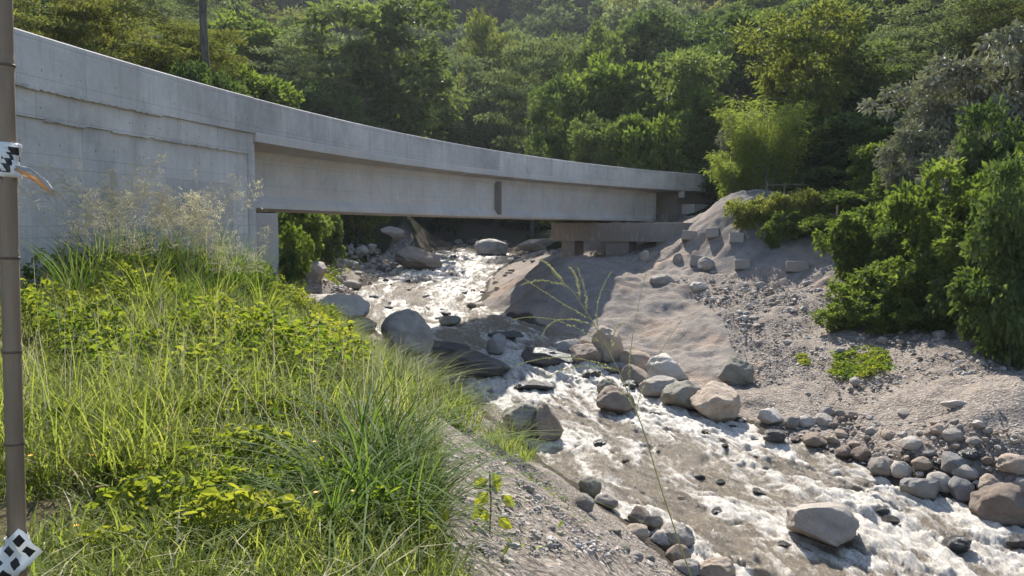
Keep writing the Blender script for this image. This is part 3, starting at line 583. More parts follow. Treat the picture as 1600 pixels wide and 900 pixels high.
stones(34, [(900, 660), (1060, 650), (1250, 735), (1560, 850), (1400, 890), (1120, 840), (940, 740)], (.12, .4), ['wet', 'wet', 'brown'], 'small dark stone breaking the surface of the near rapids', 'dark stones in the near rapids', water=True, sink=.42)
stones(30, [(745, 482), (735, 440), (790, 402), (850, 380), (870, 395), (800, 425), (770, 470)], (.35, .95), ['tan', 'tan', 'moss', 'grey'], 'rock at the foot of the sprayed slope beside the upper river', 'tan rocks along the upper right shore', sub=3)
stones(56, [(480, 430), (520, 385), (610, 372), (640, 395), (590, 425), (560, 450), (520, 450)], (.3, 1.2), ['grey', 'pale', 'tan', 'pale'], 'stone on the far left shore beneath the bridge', 'stones on the far left shore')
stones(20, [(650, 372), (790, 366), (800, 384), (680, 386)], (.8, 2.4), ['grey', 'grey', 'moss', 'wet'], 'boulder in the shade at the head of the visible river', 'shaded boulders at the river head', water=True, sub=3, flat=(.6, .9), cat='boulder')
stones(26, [(740, 760), (860, 750), (1060, 900), (800, 905)], (.06, .22), ['grey', 'pale', 'tan'], 'small stone on the bare dirt slope of the near bank', 'stones on the near dirt slope')
stones(16, [(880, 760), (1000, 820), (1090, 905), (1000, 890), (900, 800)], (.15, .34), ['grey', 'pale', 'tan', 'moss'], 'fist sized stone in the row above the near waterline', 'stones above the near waterline')
# pebbles and gravel: beyond counting
def pebbles(name, n, pix, rr_, kind, seed, label, sub=1):
    Pg = poly(pix, False); q = rng_(seed); lo, hi = Pg.min(0), Pg.max(0); X = q.uniform(lo, hi, (n * 4, 2)); X = X[inside(X[:, 0], X[:, 1], Pg)][:n]
    dens = fbm(P3(X[:, 0] * .6, X[:, 1] * .6, seed), 3); X = X[dens > -.15 + .5 * (q.random(len(X)) - .5)]; m = len(X)
    V0, F0 = ICO[sub]; r = rr_[0] * (rr_[1] / rr_[0]) ** (q.random(m) ** 3.2); z = gz(X[:, 0], X[:, 1]) + .02
    sc = np.stack([r, r * q.uniform(.6, 1, m), r * q.uniform(.4, .8, m)], 1); a = q.uniform(0, 6.28, m)
    B0 = V0[None] * (1 + .22 * q.normal(size=(m, len(V0), 1))) * sc[:, None]
    V = np.stack([B0[..., 0] * np.cos(a)[:, None] - B0[..., 1] * np.sin(a)[:, None] + X[:, :1], B0[..., 0] * np.sin(a)[:, None] + B0[..., 1] * np.cos(a)[:, None] + X[:, 1:], B0[..., 2] + z[:, None] + .2 * r[:, None]], -1)
    o = obj(name, mesh_np(name, V.reshape(-1, 3), (F0[None] + np.arange(m)[:, None, None] * len(V0)).reshape(-1, 3), kind, np.repeat(q.random(m), len(V0)))); o['kind'] = 'stuff'; o['label'] = label
pm, n, out = M_('pebble'); c = ramp(n, attr(n, 'tint'), [(0, (.17, .145, .125)), (.3, (.28, .245, .21)), (.55, (.36, .335, .31)), (.8, (.32, .25, .19)), (1, (.5, .47, .43))]); pbsdf(n, out, c, .85, .3, noise(n, pos(n), 40, 4), .3, .01)
pebbles('gravel', 3400, [(1175, 640), (1200, 540), (1290, 525), (1560, 530), (1620, 600), (1620, 800), (1440, 762), (1300, 715), (1200, 675)], (.012, .1), pm, 5, 'loose gravel covering the right bank')
pebbles('rubble', 1500, [(1010, 425), (1110, 425), (1310, 440), (1300, 540), (1220, 560), (1130, 500), (1080, 460)], (.02, .16), pm, 6, 'broken rubble on the slope below the anchor blocks')
pebbles('gravel', 2200, [(640, 655), (760, 690), (880, 760), (1090, 910), (700, 910), (720, 800), (680, 700)], (.008, .045), pm, 7, 'loose gravel on the near dirt slope')
pebbles('fine_gravel', 9500, [(1175, 640), (1200, 540), (1290, 525), (1560, 530), (1620, 600), (1620, 800), (1440, 762), (1300, 715), (1200, 675)], (.012, .045), pm, 15, 'fine gravel and grit on the right bank', 0)
pebbles('fine_gravel', 4200, [(1010, 425), (1110, 425), (1310, 440), (1300, 560), (1200, 620), (1150, 560), (1130, 500), (1080, 460)], (.02, .07), pm, 16, 'fine broken stone on the slope below the anchor blocks', 0)
pebbles('fine_gravel', 8000, [(640, 655), (760, 690), (880, 760), (1090, 910), (700, 910), (720, 800), (680, 700)], (.006, .022), pm, 17, 'fine grit on the near dirt slope', 0)
pebbles('gravel', 2600, [(480, 440), (520, 385), (640, 372), (660, 390), (580, 440), (560, 500), (470, 500)], (.05, .24), pm, 8, 'gravel on the far left shore under the bridge')

# ------------------------------------------------------------------ river water
ys = np.concatenate([np.arange(9, 34, .05), np.arange(34, 60, .13), np.arange(60, 108, .5)]); ts = np.linspace(-.06, 1.06, 180)
TY, TT = np.meshgrid(ys, ts, indexing='ij'); wy = TY.ravel(); tt = TT.ravel()
wid = xr(wy) - xl(wy); wx = xl(wy) + tt * wid
flow = np.cumsum(np.concatenate([[0], np.hypot(np.diff(ys), np.diff((xl(ys) + xr(ys)) / 2))])); fs = np.interp(wy, ys, flow)
cr = tt * wid                                                                            # metres across
turb = np.interp(wy, [9, 13, 16, 18, 20, 22.5, 25, 27, 29, 31, 36, 45, 60, 90], [1., 1.05, .9, .7, .7, .85, 1.1, 1.1, .7, .8, .95, 1., .9, .7])  # upstream rise also paints the sun glare on the water as foam
turb = turb * (1 + .55 * fbm(P3(cr * .35, fs * .16, 8.), 2))
pw = P3(cr * .9, fs * .38, 0.); warp = fbm(pw, 3) * 1.2
big_w = fbm(P3(cr * .8 + warp * .5, fs * .55 + warp, 11.), 3, .55)
mid_w = 1 - 2 * np.abs(fbm(P3(cr * 2.3 + warp, fs * 1.25 + warp * 1.5, 21.), 3, .55))
small = fbm(P3(cr * 7.5, fs * 4.2, 31.), 3, .6)
edge = np.clip(np.minimum(tt, 1 - tt) * wid / .5, 0, 1)
wzv = wz(wy) + turb * (.10 * big_w + .07 * mid_w + .042 * small) * (.25 + .75 * edge)
streakf = fbm(P3(cr * 2.6 + warp * 1.3, fs * .55 + warp, 41.), 4, .6)
foam = .32 * big_w * .6 + .5 * mid_w * .5 + .62 * streakf + .3 * small + (turb - .95) * .75
for a, b, q_ in TAKEN:                                                              # white collars and tails behind the stones that stand in the stream
    if xl(b) - .2 < a < xr(b) + .2 and q_ > .16:
        dx = wx - a; dy = wy - b; al = dx * .33 - dy * .94; ac = dx * .94 + dy * .33
        foam += .55 * np.exp(-((np.hypot(dx, dy) - q_ * 1.1) / (.18 + .25 * q_)) ** 2) + .5 * np.exp(-(ac / (q_ * .9)) ** 2) * np.exp(-((al - q_ * 2.2) / (q_ * 1.8 + .2)) ** 2)
foam = np.clip((foam + .1) / .75, 0, 1)
wm, n, out = M_('river_water'); p = pos(n)
fo = attr(n, 'foam'); pr_ = N(n, 'Mapping'); pr_.inputs['Rotation'].default_value = (0, 0, -.34); pr_.inputs['Scale'].default_value = (1.7, .75, 1); L(n, p, pr_.inputs[0]); fl = pr_.outputs[0]; fn = noise(n, fl, 7, 8, .76, .9); fn2 = noise(n, fl, 26, 5, .75, .4)
fm = math_(n, 'ADD', math_(n, 'MULTIPLY', fo, .62), math_(n, 'MULTIPLY', math_(n, 'SUBTRACT', fn, .46), 1.9), True)
fm = math_(n, 'ADD', fm, math_(n, 'MULTIPLY', math_(n, 'SUBTRACT', fn2, .5), .9), True); fm = math_(n, 'MULTIPLY', ramp(n, fm, [(.15, 0.), (1., 1.)]), .95)
wb = N(n, 'BsdfPrincipled'); wb.inputs['Roughness'].default_value = .11; wb.inputs['Specular IOR Level'].default_value = .5; wb.inputs['IOR'].default_value = 1.33
L(n, mixc(n, noise(n, p, .6, 4), (.135, .106, .072), (.23, .187, .134)), wb.inputs['Base Color'])
bp = N(n, 'Bump', i_Strength=1., i_Distance=.06); L(n, math_(n, 'ADD', noise(n, fl, 6, 6, .66, .5), math_(n, 'MULTIPLY', fn2, .5)), bp.inputs['Height']); L(n, bp.outputs[0], wb.inputs['Normal'])
fb = N(n, 'BsdfPrincipled'); fb.inputs['Roughness'].default_value = .6; fb.inputs['Specular IOR Level'].default_value = .4
L(n, mixc(n, fn, (.47, .42, .345), (.72, .68, .615)), fb.inputs['Base Color'])
b2 = N(n, 'Bump', i_Strength=.7, i_Distance=.06); L(n, fn, b2.inputs['Height']); L(n, b2.outputs[0], fb.inputs['Normal'])
mx = N(n, 'MixShader'); L(n, fm, mx.inputs[0]); L(n, wb.outputs[0], mx.inputs[1]); L(n, fb.outputs[0], mx.inputs[2]); L(n, mx.outputs[0], out.inputs[0])
na = len(ts); I = (np.arange(len(ys) - 1)[:, None] * na + np.arange(na - 1)[None]).ravel()
wo = obj('river_water', mesh_np('river_water', np.stack([wx, wy, wzv], 1), np.stack([I, I + 1, I + na + 1, I + na], 1), wm, smooth=True, attrs={'foam': foam}))
wo['kind'] = 'structure'; wo['label'] = 'shallow brown river running white over stones'

# ------------------------------------------------------------------ trees and shrubs
GRN = {
 'broad': leaf_mat('broad_leaf', (.035, .06, .02), (.17, .195, .075), (.06, .11, .016), (.27, .33, .06), .36, .5, .35, .3),
 'dark': leaf_mat('dark_leaf', (.024, .046, .017), (.12, .15, .055), (.04, .085, .012), (.19, .26, .04), .33, .45, .4, .3),
 'olive': leaf_mat('olive_leaf', (.055, .07, .02), (.2, .2, .06), (.1, .13, .018), (.32, .32, .055), .38, .55, .25, .3),
 'yellow': leaf_mat('yellow_leaf', (.08, .105, .022), (.21, .22, .06), (.15, .19, .02), (.36, .37, .06), .4, .5, .3),
 'silver': leaf_mat('silver_leaf', (.07, .075, .035), (.34, .32, .235), (.08, .1, .03), (.23, .24, .1), .26, .42, 1.2, .2),  # silvery leaf, lightened further so the colour carries the backlight sheen
 'bamboo': leaf_mat('bamboo_leaf', (.12, .165, .03), (.24, .28, .065), (.22, .29, .03), (.4, .45, .07), .45, .5, .3),
 'fine': leaf_mat('fine_leaf', (.05, .07, .03), (.2, .22, .11), (.08, .125, .03), (.28, .33, .1), .36, .6, .25, .3),
 'vine': leaf_mat('vine_leaf', (.035, .06, .016), (.16, .195, .055), (.07, .13, .014), (.32, .4, .05), .38, .42, .4, .3)}
def skeleton(m, g, H, top, R, cz0, cent, r0, limbs):
    """trunk, limbs and twigs reaching the clump centres"""
    base = np.array([0, 0, -.6]); tip = np.array([top[0], top[1], cz0 + (H - cz0) * .45])
    t = np.linspace(0, 1, 7)[:, None]; path = base + (tip - base) * t + np.stack([np.sin(t[:, 0] * 4 + g.random() * 6), np.cos(t[:, 0] * 3.2), 0 * t[:, 0]], 1) * R * .05 * np.sin(t * 3.14)
    m.tube(path, r0 * (1.25 - .85 * t[:, 0] ** .8), 8)
    idx = g.choice(len(cent), min(limbs, len(cent)), replace=False); LP = []
    for k in idx:
        a = path[int(g.integers(2, 6))]; b = cent[k] * .8 + tip * .2; u = np.linspace(0, 1, 5)[:, None]
        q = a + (b - a) * u + np.array([0, 0, 1]) * np.sin(u * 3.14) * R * .06; m.tube(q, r0 * .42 * (1 - .8 * u[:, 0]), 5); LP += list(q[2:])
    LP = np.array(LP)
    for c in cent[::2]:
        a = LP[np.argmin(((LP - c) ** 2).sum(1))]; m.tube(np.stack([a, (a + c) / 2 + g.normal(size=3) * R * .02, c]), [r0 * .1, r0 * .07, r0 * .03], 4, cap=False)
LS = 1.45
def make_tree(seed, H, R, kind, lobes=8, clumps=130, per=120, leaf=(.26, .13), cr=.75, bottom=.25, r0=.22, flat=.65, layered=False, droop=.3, bark=BARK, spread=1., up=.6):
    g = rng_(seed); cz0 = H * bottom; cen = []; C = []; per = int(per * .62)
    for k in range(lobes):
        a = k * 2.4 + g.random(); f = (k + .5) / lobes; zz = cz0 + (H - cz0) * (.18 + .66 * f); rad = R * spread * .62 * math.sin(math.pi * min(.95, .25 + .62 * (1 - f) + .12)) * g.uniform(.5, 1.1)
        cen.append((rad * math.cos(a), rad * math.sin(a), zz, R * g.uniform(.36, .58)))
    for k in range(clumps):
        x, y, z, r = cen[int(g.integers(lobes))]; d = unit(g.normal(size=3) + np.array([0, 0, .45])); q = np.array([x, y, z]) + d * r * np.array([1, 1, .8]) * g.uniform(.72, 1.08)
        if layered: q[2] = cz0 + round((q[2] - cz0) / (H * .11)) * H * .11 + g.normal() * .1
        C.append(q)
    C = np.array(C); C[:, 2] = np.minimum(C[:, 2], H - cr * .4); C[:, 2] = np.maximum(C[:, 2], .3)
    m = MB(); skeleton(m, g, H, (R * .05, 0), R, cz0, C, r0, 9)
    n = clumps * per; ci = np.repeat(np.arange(clumps), per); off = unit(g.normal(size=(n, 3))) * (g.random(n) ** .45)[:, None] * cr * g.uniform(.6, 1.25, clumps)[ci][:, None] * np.array([1, 1, flat if not layered else .22])
    P = C[ci] + off; ctr = np.array([0, 0, cz0 + (H - cz0) * .4]); D = unit(unit(off) * .7 + unit(P - ctr) * .5 + g.normal(size=(n, 3)) * .5 - np.array([0, 0, droop]))
    Nn = unit(g.normal(size=(n, 3)) * .6 + np.array([0, 0, up]) + unit(off) * .4); sz = g.uniform(.6, 1.3, n) * LS
    V, F = leaves(P, D, Nn, leaf[0] * sz, leaf[1] * sz)
    tint = np.clip(g.random(clumps)[ci] * .55 + g.random(n) * .45, 0, 1)
    return m.mesh('trunk', bark, True), mesh_np('crown', V, F, GRN[kind], np.repeat(tint, 4)), H, R
def make_bamboo(seed, H, R, kind='bamboo', culms=26, per=520):
    g = rng_(seed); m = MB(); Ps = []; Ds = []
    for k in range(culms):
        a = g.random() * 6.28; r = R * .25 * g.random(); h = H * g.uniform(.6, 1); lean = R * g.uniform(.3, .9); u = np.linspace(0, 1, 8)[:, None]
        b = np.array([r * math.cos(a), r * math.sin(a), -.2]); q = b + np.array([math.cos(a), math.sin(a), 0]) * lean * u ** 2.2 + np.array([0, 0, 1]) * h * (u - .12 * u ** 4)
        m.tube(q, .035 * (1.1 - u[:, 0]), 5); t = g.random(per) ** .7 * .86 + .14; i = t * 7; k0 = np.minimum(i.astype(int), 6); c = q[k0] + (q[k0 + 1] - q[k0]) * (i - k0)[:, None]
        o = unit(g.normal(size=(per, 3)) * np.array([1, 1, .35])); c = c + o * (R * .32 * g.random((per, 1)) ** .7) * (1.1 - .5 * t[:, None]); Ps.append(c); Ds.append(unit(o + np.array([0, 0, -.55])))
    P = np.concatenate(Ps); n = len(P); sz = g.uniform(.7, 1.3, n); V, F = leaves(P, np.concatenate(Ds), unit(g.normal(size=(n, 3)) + np.array([0, 0, .8])), .24 * sz, .05 * sz)
    return m.mesh('trunk', BARK_PALE, True), mesh_np('crown', V, F, GRN[kind], np.repeat(g.random(n), 4)), H, R
KT = {
 'broad0': make_tree(1, 14, 5.2, 'broad', 10, 170, 110, (.34, .17), .85, .18), 'broad1': make_tree(2, 13, 4.8, 'broad', 9, 150, 120, (.30, .16), .8, .22), 'broad2': make_tree(3, 12, 5.0, 'vine', 8, 150, 110, (.36, .2), .9, .12),
 'dark0': make_tree(4, 14, 5.0, 'dark', 9, 150, 120, (.32, .15), .9, .12), 'dark1': make_tree(5, 12, 4.6, 'dark', 8, 140, 120, (.30, .16), .85, .1),
 'olive0': make_tree(6, 11, 5.6, 'olive', 9, 150, 170, (.22, .07), 1.15, .3, layered=True), 'olive1': make_tree(7, 10, 5.2, 'olive', 8, 130, 180, (.22, .07), 1.1, .25, layered=True),
 'yellow0': make_tree(8, 12, 4.2, 'yellow', 8, 140, 130, (.24, .12), .75, .25), 'fine0': make_tree(9, 12, 5.0, 'fine', 9, 150, 170, (.18, .08), .95, .25, layered=False, flat=.45), 'fine1': make_tree(10, 11, 5.2, 'fine', 9, 140, 170, (.18, .08), 1.0, .3, layered=True),
 'silver0': make_tree(11, 8, 3.6, 'silver', 9, 150, 100, (.24, .105), .55, .12, droop=.7, bark=BARK_PALE), 'silver1': make_tree(12, 7.5, 3.4, 'silver', 8, 140, 100, (.25, .11), .55, .1, droop=.7, bark=BARK_PALE),
 'bamboo0': make_bamboo(13, 7, 2.6), 'bamboo1': make_bamboo(14, 4.5, 1.8, culms=18, per=420),
 'vine0': make_tree(15, 4.6, 2.6, 'vine', 9, 110, 100, (.2, .13), .5, .04, .08), 'vine1': make_tree(16, 3.8, 2.4, 'vine', 8, 100, 100, (.19, .13), .48, .03, .07), 'bush0': make_tree(17, 2.2, 1.6, 'vine', 7, 70, 80, (.15, .09), .36, .03, .05), 'bush1': make_tree(18, 1.7, 1.5, 'yellow', 7, 70, 80, (.13, .08), .34, .03, .04), 'dbush': make_tree(19, 3.4, 2.4, 'dark', 8, 90, 100, (.2, .12), .5, .03, .07),
 'vtall': make_tree(23, 8, 2.8, 'vine', 11, 170, 110, (.21, .14), .5, .02, .09), 'dtall': make_tree(24, 7, 2.8, 'dark', 10, 150, 110, (.21, .13), .55, .02, .09),
 'far0': make_tree(20, 12, 5.4, 'fine', 9, 120, 60, (.5, .26), 1.1, .15), 'far1': make_tree(21, 11, 5.0, 'broad', 8, 110, 60, (.5, .27), 1.1, .12), 'far2': make_tree(22, 11, 5.2, 'olive', 8, 110, 60, (.5, .24), 1.1, .15)}
def plant(kind, x, y, H, Rr, label, cat='tree', group=None, rz=None, name=None, zoff=0.):
    tm, cmh, h0, r0 = KT[kind]; nm = name or {'bam': 'bamboo_clump', 'vin': 'shrub', 'bus': 'shrub', 'dbu': 'shrub'}.get(kind[:3], 'broadleaf_tree')
    e = empty(nm, (x, y, g1(x, y) - .1 + zoff), rz if rz is not None else trg.uniform(0, 6.28)); e.scale = (Rr / r0, Rr / r0, H / h0); tag(e, label, cat, group)
    obj('trunk', tm, e); obj('crown', cmh, e); OCC.append((x, y, Rr)); return e
trg = random.Random(5); OCC = []
def ptree(px, top, d, kind, wpx, label, cat='tree', group=None, name=None):
    """a tree standing at distance d whose crown top and width show at these photo positions"""
    q = at(px, top, d); x = q[0]; z0 = g1(x, d); return plant(kind, x, d, max(.6, q[2] - z0 + .1), wpx * d / FPX / 2, label, cat, group, name=name)
HERO = [(95, -25, 40, 'olive0', 300, 'olive layered tree behind the left end of the wall'), (205, 5, 44, 'olive1', 260, 'olive layered tree second from the bamboo pole'), (290, 45, 47, 'olive0', 210, 'olive layered tree around the tall bare trunk'), (335, 85, 41, 'dark1', 150, 'dark glossy tree below the tall bare trunk'), (395, 95, 50, 'broad2', 170, 'bright green tree right of the tall bare trunk'),
 (30, 10, 60, 'dark0', 200, 'dark tree behind the olive trees at the far left'), (470, 62, 78, 'fine1', 210, 'greyish green tree left of the big rounded tree'), (600, 8, 84, 'broad0', 260, 'big rounded tree filling the middle above the bridge'), (520, 120, 70, 'dark1', 140, 'dark tree close behind the parapet below the big rounded tree'), (690, 100, 104, 'fine0', 190, 'flat topped greyish tree behind the middle of the parapet'),
 (770, 18, 114, 'yellow0', 120, 'yellow green tree top above the flat greyish tree'), (835, 62, 82, 'fine1', 190, 'pale layered tree right of the yellow green one'), (790, 125, 106, 'fine0', 170, 'thin pale tree behind the parapet under the yellow green one'), (890, 110, 64, 'dark0', 130, 'dark narrow tree behind the bridge right of its middle'),
 (960, 75, 66, 'broad2', 170, 'bright leafy tree left of the round topped one'), (1050, 82, 62, 'broad0', 190, 'round topped green tree near the far end of the bridge'), (1085, 135, 57, 'broad2', 120, 'vine hung tree right of the round topped one'), (940, 175, 56, 'broad1', 120, 'sunlit small tree just above the far parapet'), (1020, 185, 54, 'vine0', 110, 'viny shrub above the far parapet'),
 (1150, 15, 78, 'dark0', 230, 'tall dark tree in the shaded gully'), (1080, 0, 92, 'dark1', 200, 'dark tree above the round topped one'), (985, 20, 95, 'broad1', 170, 'mid green tree on the slope above the bright leafy one'), (900, 45, 88, 'broad1', 130, 'green tree beside the pale layered one'),
 (1265, 10, 48, 'yellow0', 190, 'tall yellow green tree above the bamboo'), (1330, 75, 50, 'broad1', 190, 'green tree right of the tall yellow green one'), (1300, 175, 47, 'dark1', 170, 'dark shaded tree behind the bamboo'), (1400, 30, 54, 'fine0', 220, 'greyish tree above the silver leaved ones'), (1500, -20, 52, 'fine1', 260, 'pale tree at the upper right corner'), (1590, -30, 48, 'olive1', 200, 'olive tree cut by the right edge at the top'),
 (1350, 170, 42, 'dark0', 150, 'dark tree in the shadow left of the silver trees')]
for px, tp, d, kd, wp, lab in HERO: ptree(px, tp, d, kd, wp, lab)
for px, tp, d, kd, wp, lab in [(1480, 92, 34, 'silver0', 220, 'silver leaved tree in the middle of the right slope'), (1570, 60, 32, 'silver1', 200, 'silver leaved tree at the right edge'), (1440, 185, 32, 'silver1', 150, 'lowest silver leaved tree beside the dark hollow'), (1530, 200, 29, 'silver0', 190, 'silver leaved tree above the viny bushes')]: ptree(px, tp, d, kd, wp, lab, name='silver_tree')
for px, tp, d, kd, wp, lab in [(1203, 128, 44, 'bamboo0', 165, 'tall feathery light green bamboo beside the dark hollow'), (1152, 212, 44.5, 'bamboo1', 92, 'small feathery bamboo at the far end of the parapet')]: ptree(px, tp, d, kd, wp, lab, 'bamboo')
SH = [(1160, 175, 47, 'silver1', 80, 'pale leaved sapling beside the bamboo'), (1560, 215, 24.5, 'vtall', 190, 'tall viny bush on the right below the silver trees'), (1480, 290, 26.5, 'vine1', 170, 'viny bush in the middle of the right thicket'), (1405, 300, 30, 'vine0', 130, 'viny bush below the dark hollow'), (1340, 335, 31, 'vine1', 110, 'leafy bush behind the wooden stake'), (1425, 400, 26.6, 'vine1', 150, 'bush bulging over the gravel bar'),
 (1510, 390, 25, 'dbush', 170, 'dark bush at the back of the gravel bar'), (1345, 430, 28, 'bush0', 110, 'low bush at the edge of the sprayed slope'), (1595, 240, 21.2, 'dtall', 150, 'dark hanging bush at the right edge over the gravel'), (1580, 420, 22, 'dbush', 150, 'dark low bush at the right edge of the gravel bar'), (1310, 475, 27.4, 'bush0', 80, 'small bush at the left end of the thicket'), (1390, 470, 26, 'bush0', 100, 'low green bush at the foot of the thicket'), (1460, 480, 25.2, 'bush0', 90, 'low green bush right of the thicket middle'),
 (1168, 314, 38.0, 'bush1', 66, 'yellow green shrub at the left end of the row on the mound'), (1212, 303, 37.9, 'bush1', 78, 'yellow green shrub second in the row on the mound'), (1262, 298, 37.4, 'bush1', 84, 'yellow green shrub third in the row on the mound'), (1308, 298, 36.8, 'bush0', 84, 'green shrub at the wooden stake'), (1345, 296, 36, 'vine1', 100, 'leafy shrub right of the wooden stake'), (1285, 262, 41.5, 'dbush', 90, 'dark shrub behind the row on the mound'), (1370, 230, 38, 'vine0', 100, 'light bush in the dark hollow'), (1240, 330, 36.4, 'bush0', 70, 'green shrub in the front row on the mound'), (1290, 335, 35.4, 'bush0', 76, 'green shrub in front of the wooden stake'), (1210, 345, 36.2, 'bush0', 40, 'shrub trailing down the sprayed slope between anchor blocks'),
 (1590, 150, 27, 'dtall', 160, 'tall dark mass of leaves at the right edge behind the thicket'), (1500, 250, 30, 'dtall', 150, 'tall dark bush between the thicket and the silver trees'), (1420, 330, 29, 'dtall', 110, 'dark bush in the middle of the thicket'),
 (470, 318, 40, 'vine1', 90, 'leafy bush under the bridge beside the seat block'), (503, 330, 46, 'dbush', 70, 'dark leafy bush hanging under the bridge'), (455, 352, 34, 'bush0', 70, 'bright bush at the foot of the seat block'), (428, 388, 22.5, 'dbush', 66, 'dark weedy bush below the seat block'), (1128, 255, 52, 'dbush', 90, 'dark bush behind the far end of the parapet'), (1225, 250, 46, 'dbush', 110, 'dark bush at the foot of the bamboo'), (1425, 250, 34, 'dbush', 120, 'dark bush under the lowest silver tree')]
for px, tp, d, kd, wp, lab in SH: ptree(px, tp, d, kd, wp, lab, 'shrub' if 'silver' not in kd else 'tree', None, 'shrub' if 'silver' not in kd else 'sapling')
for k in range(26):          # understorey closing the gap behind the parapet and at the river head
    px = 330 + k * 32 + trg.uniform(-12, 12); d = trg.uniform(56, 62); x = (px - 800) / FPX * d
    if 560 < px < 885: d = 100
    x = (px - 800) / FPX * d
    if xl(d) - 1 < x < xr(d) + 1: d = 98 + trg.uniform(0, 6); x = (px - 800) / FPX * d
    plant(trg.choice(['dbush', 'vine0', 'dbush']), x, d, trg.uniform(3.5, 5.5), trg.uniform(2.4, 3.4), 'shrub in the dark understorey behind the parapet', 'shrub', 'understorey shrubs behind the bridge')
for k in range(12):
    px = 545 + k * 24; d = trg.uniform(86, 97); x = (px - 800) / FPX * d
    if xl(d) + .5 < x < xr(d) - .5: d = 103; x = (px - 800) / FPX * d
    plant('dbush', x, d, trg.uniform(4, 6), 3.2, 'dark shrub overhanging the river head', 'shrub', 'dark shrubs at the river head')
for k in range(14):
    px = 520 + k * 24; d = 104 + trg.uniform(-4, 8); plant(trg.choice(['dark0', 'dark1']), (px - 800) / FPX * d, d, trg.uniform(8, 12), 4.6, 'dark tree closing the valley at the river head', 'tree', 'dark trees at the river head')
cnt = 0; tries = 0
while cnt < 300 and tries < 14000:     # the wooded hillside
    tries += 1; y = trg.uniform(72, 330); x = trg.uniform(-.72, .72) * y if y < 140 or trg.random() < .3 else trg.uniform(-.36, .3) * y
    if y > 150 and trg.random() < .15: continue
    if xl(y) - 5 < x < xr(y) + 5 and y < 104: continue
    sp = 3.4 if y < 120 else 4.4 if y < 200 else 5.4
    if any((x - a) ** 2 + (y - b) ** 2 < (sp + .35 * r) ** 2 for a, b, r in OCC): continue
    kd = trg.choice(['far0', 'far1', 'far2', 'far0']) if y > 135 else trg.choice(['broad0', 'broad1', 'fine0', 'fine1', 'dark0', 'broad2', 'far1'] if x < 15 else ['dark0', 'dark1', 'broad1', 'broad0', 'fine0'])
    hs = 1 if y < 150 else 1.3 if y < 220 else 1.6
    plant(kd, x, y, trg.uniform(8, 14) * hs, trg.uniform(4.2, 6.2) * hs, ('olive' if '2' in kd else 'grey green' if '0' in kd else 'mid green') + ' tree in the dense forest on the far hillside' if y > 135 else {'b': 'mid green', 'f': 'greyish', 'd': 'dark'}[kd[0]] + ' tree in the forest on the slope behind the bridge', 'tree', 'far hillside forest' if y > 135 else 'forest behind the bridge'); cnt += 1
for k in range(46):            # more cover on the right slope above the thicket
    y = trg.uniform(30, 72); x = trg.uniform(.42, .78) * y
    if x < 17 or any((x - a) ** 2 + (y - b) ** 2 < 4 for a, b, r in OCC): continue
    plant(trg.choice(['vine0', 'dbush', 'vine1']), x, y, trg.uniform(2.5, 4.5), trg.uniform(2, 3), 'shrub filling the wooded slope on the right', 'shrub', 'undergrowth on the right slope')
# tall bare trunk with its crown above the picture
tt_ = at(318, 66, 43); e = tag(empty('tall_tree', (tt_[0], 43, g1(tt_[0], 43))), 'tall tree with a bare dark trunk rising past the top edge', 'tree'); m = MB(); u = np.linspace(0, 1, 9)[:, None]
m.tube(np.array([0, 0, -.5]) + np.array([.25, 0, 17]) * u + np.array([1, 0, 0]) * .15 * np.sin(u * 7), .24 - .08 * u[:, 0], 10)
for a in (0, 1.5, 3.1, 4.6): m.tube(np.array([.22, 0, 15 + a * .3]) + np.array([math.cos(a) * 2.5, math.sin(a) * 2.5, 2.]) * u, .1 * (1.1 - u[:, 0]), 6)
obj('trunk', m.mesh('trunk', BARK, True), e); obj('crown', KT['broad1'][1], e, (0, 0, 9.5), 0, (.9, .9, .8))

# ------------------------------------------------------------------ grass and weeds of the near bank
GR = leaf_mat('grass_blade', (.06, .095, .018), (.17, .19, .048), (.15, .25, .02), (.4, .43, .07), .46, .45, .35, .2)
GRD = leaf_mat('coarse_grass_blade', (.04, .075, .015), (.1, .14, .035), (.09, .17, .018), (.22, .32, .04), .4, .55, .25, .2)
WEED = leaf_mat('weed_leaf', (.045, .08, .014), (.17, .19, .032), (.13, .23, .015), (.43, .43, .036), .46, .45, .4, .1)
STRAW = leaf_mat('straw', (.34, .3, .18), (.55, .5, .34), (.4, .36, .2), (.58, .52, .33), .35, .7, .2, .2)
g = rng_(12)
def bank_pts(n, x0, x1, y0, y1, seed, near=1.6):
    q = rng_(seed); y = y0 + (y1 - y0) * q.random(n) ** near; x = q.uniform(x0, x1, n); k = grassy(x, y) & (x > -.72 * y - 1.5); return x[k], y[k]
x, y = bank_pts(195000, -9.5, .6, 2.6, 29, 1, 1.7)
pat = fbm(P3(x * .8, y * .8, 60.), 3); keepm = (pat > -.55) & ~((x + 8.1 < .22 * (y - 13.)) & (y > 11.5)); x, y, pat = x[keepm], y[keepm], pat[keepm]; n_ = len(x)
slope = ((y > 13) & (x > -3.9 - (y - 13) * .25)).astype(float)
H = (.11 + .27 * g.random(n_) ** 1.8 + .13 * pat.clip(-.6, 1)) * (1 + .55 * slope); P = np.stack([x, y, gz(x, y) - .02], 1)
V, F, ix = blades(P, g.uniform(0, 6.28, n_) * (1 - slope) + slope * g.normal(-.6, .9, n_), H.clip(.08), g.uniform(.25, 1.0, n_), g.uniform(.006, .012, n_) * (1 + .02 * y), 3)
tn = np.clip(.55 * g.random(n_) + .3 * (pat + .5) + .15, 0, 1)
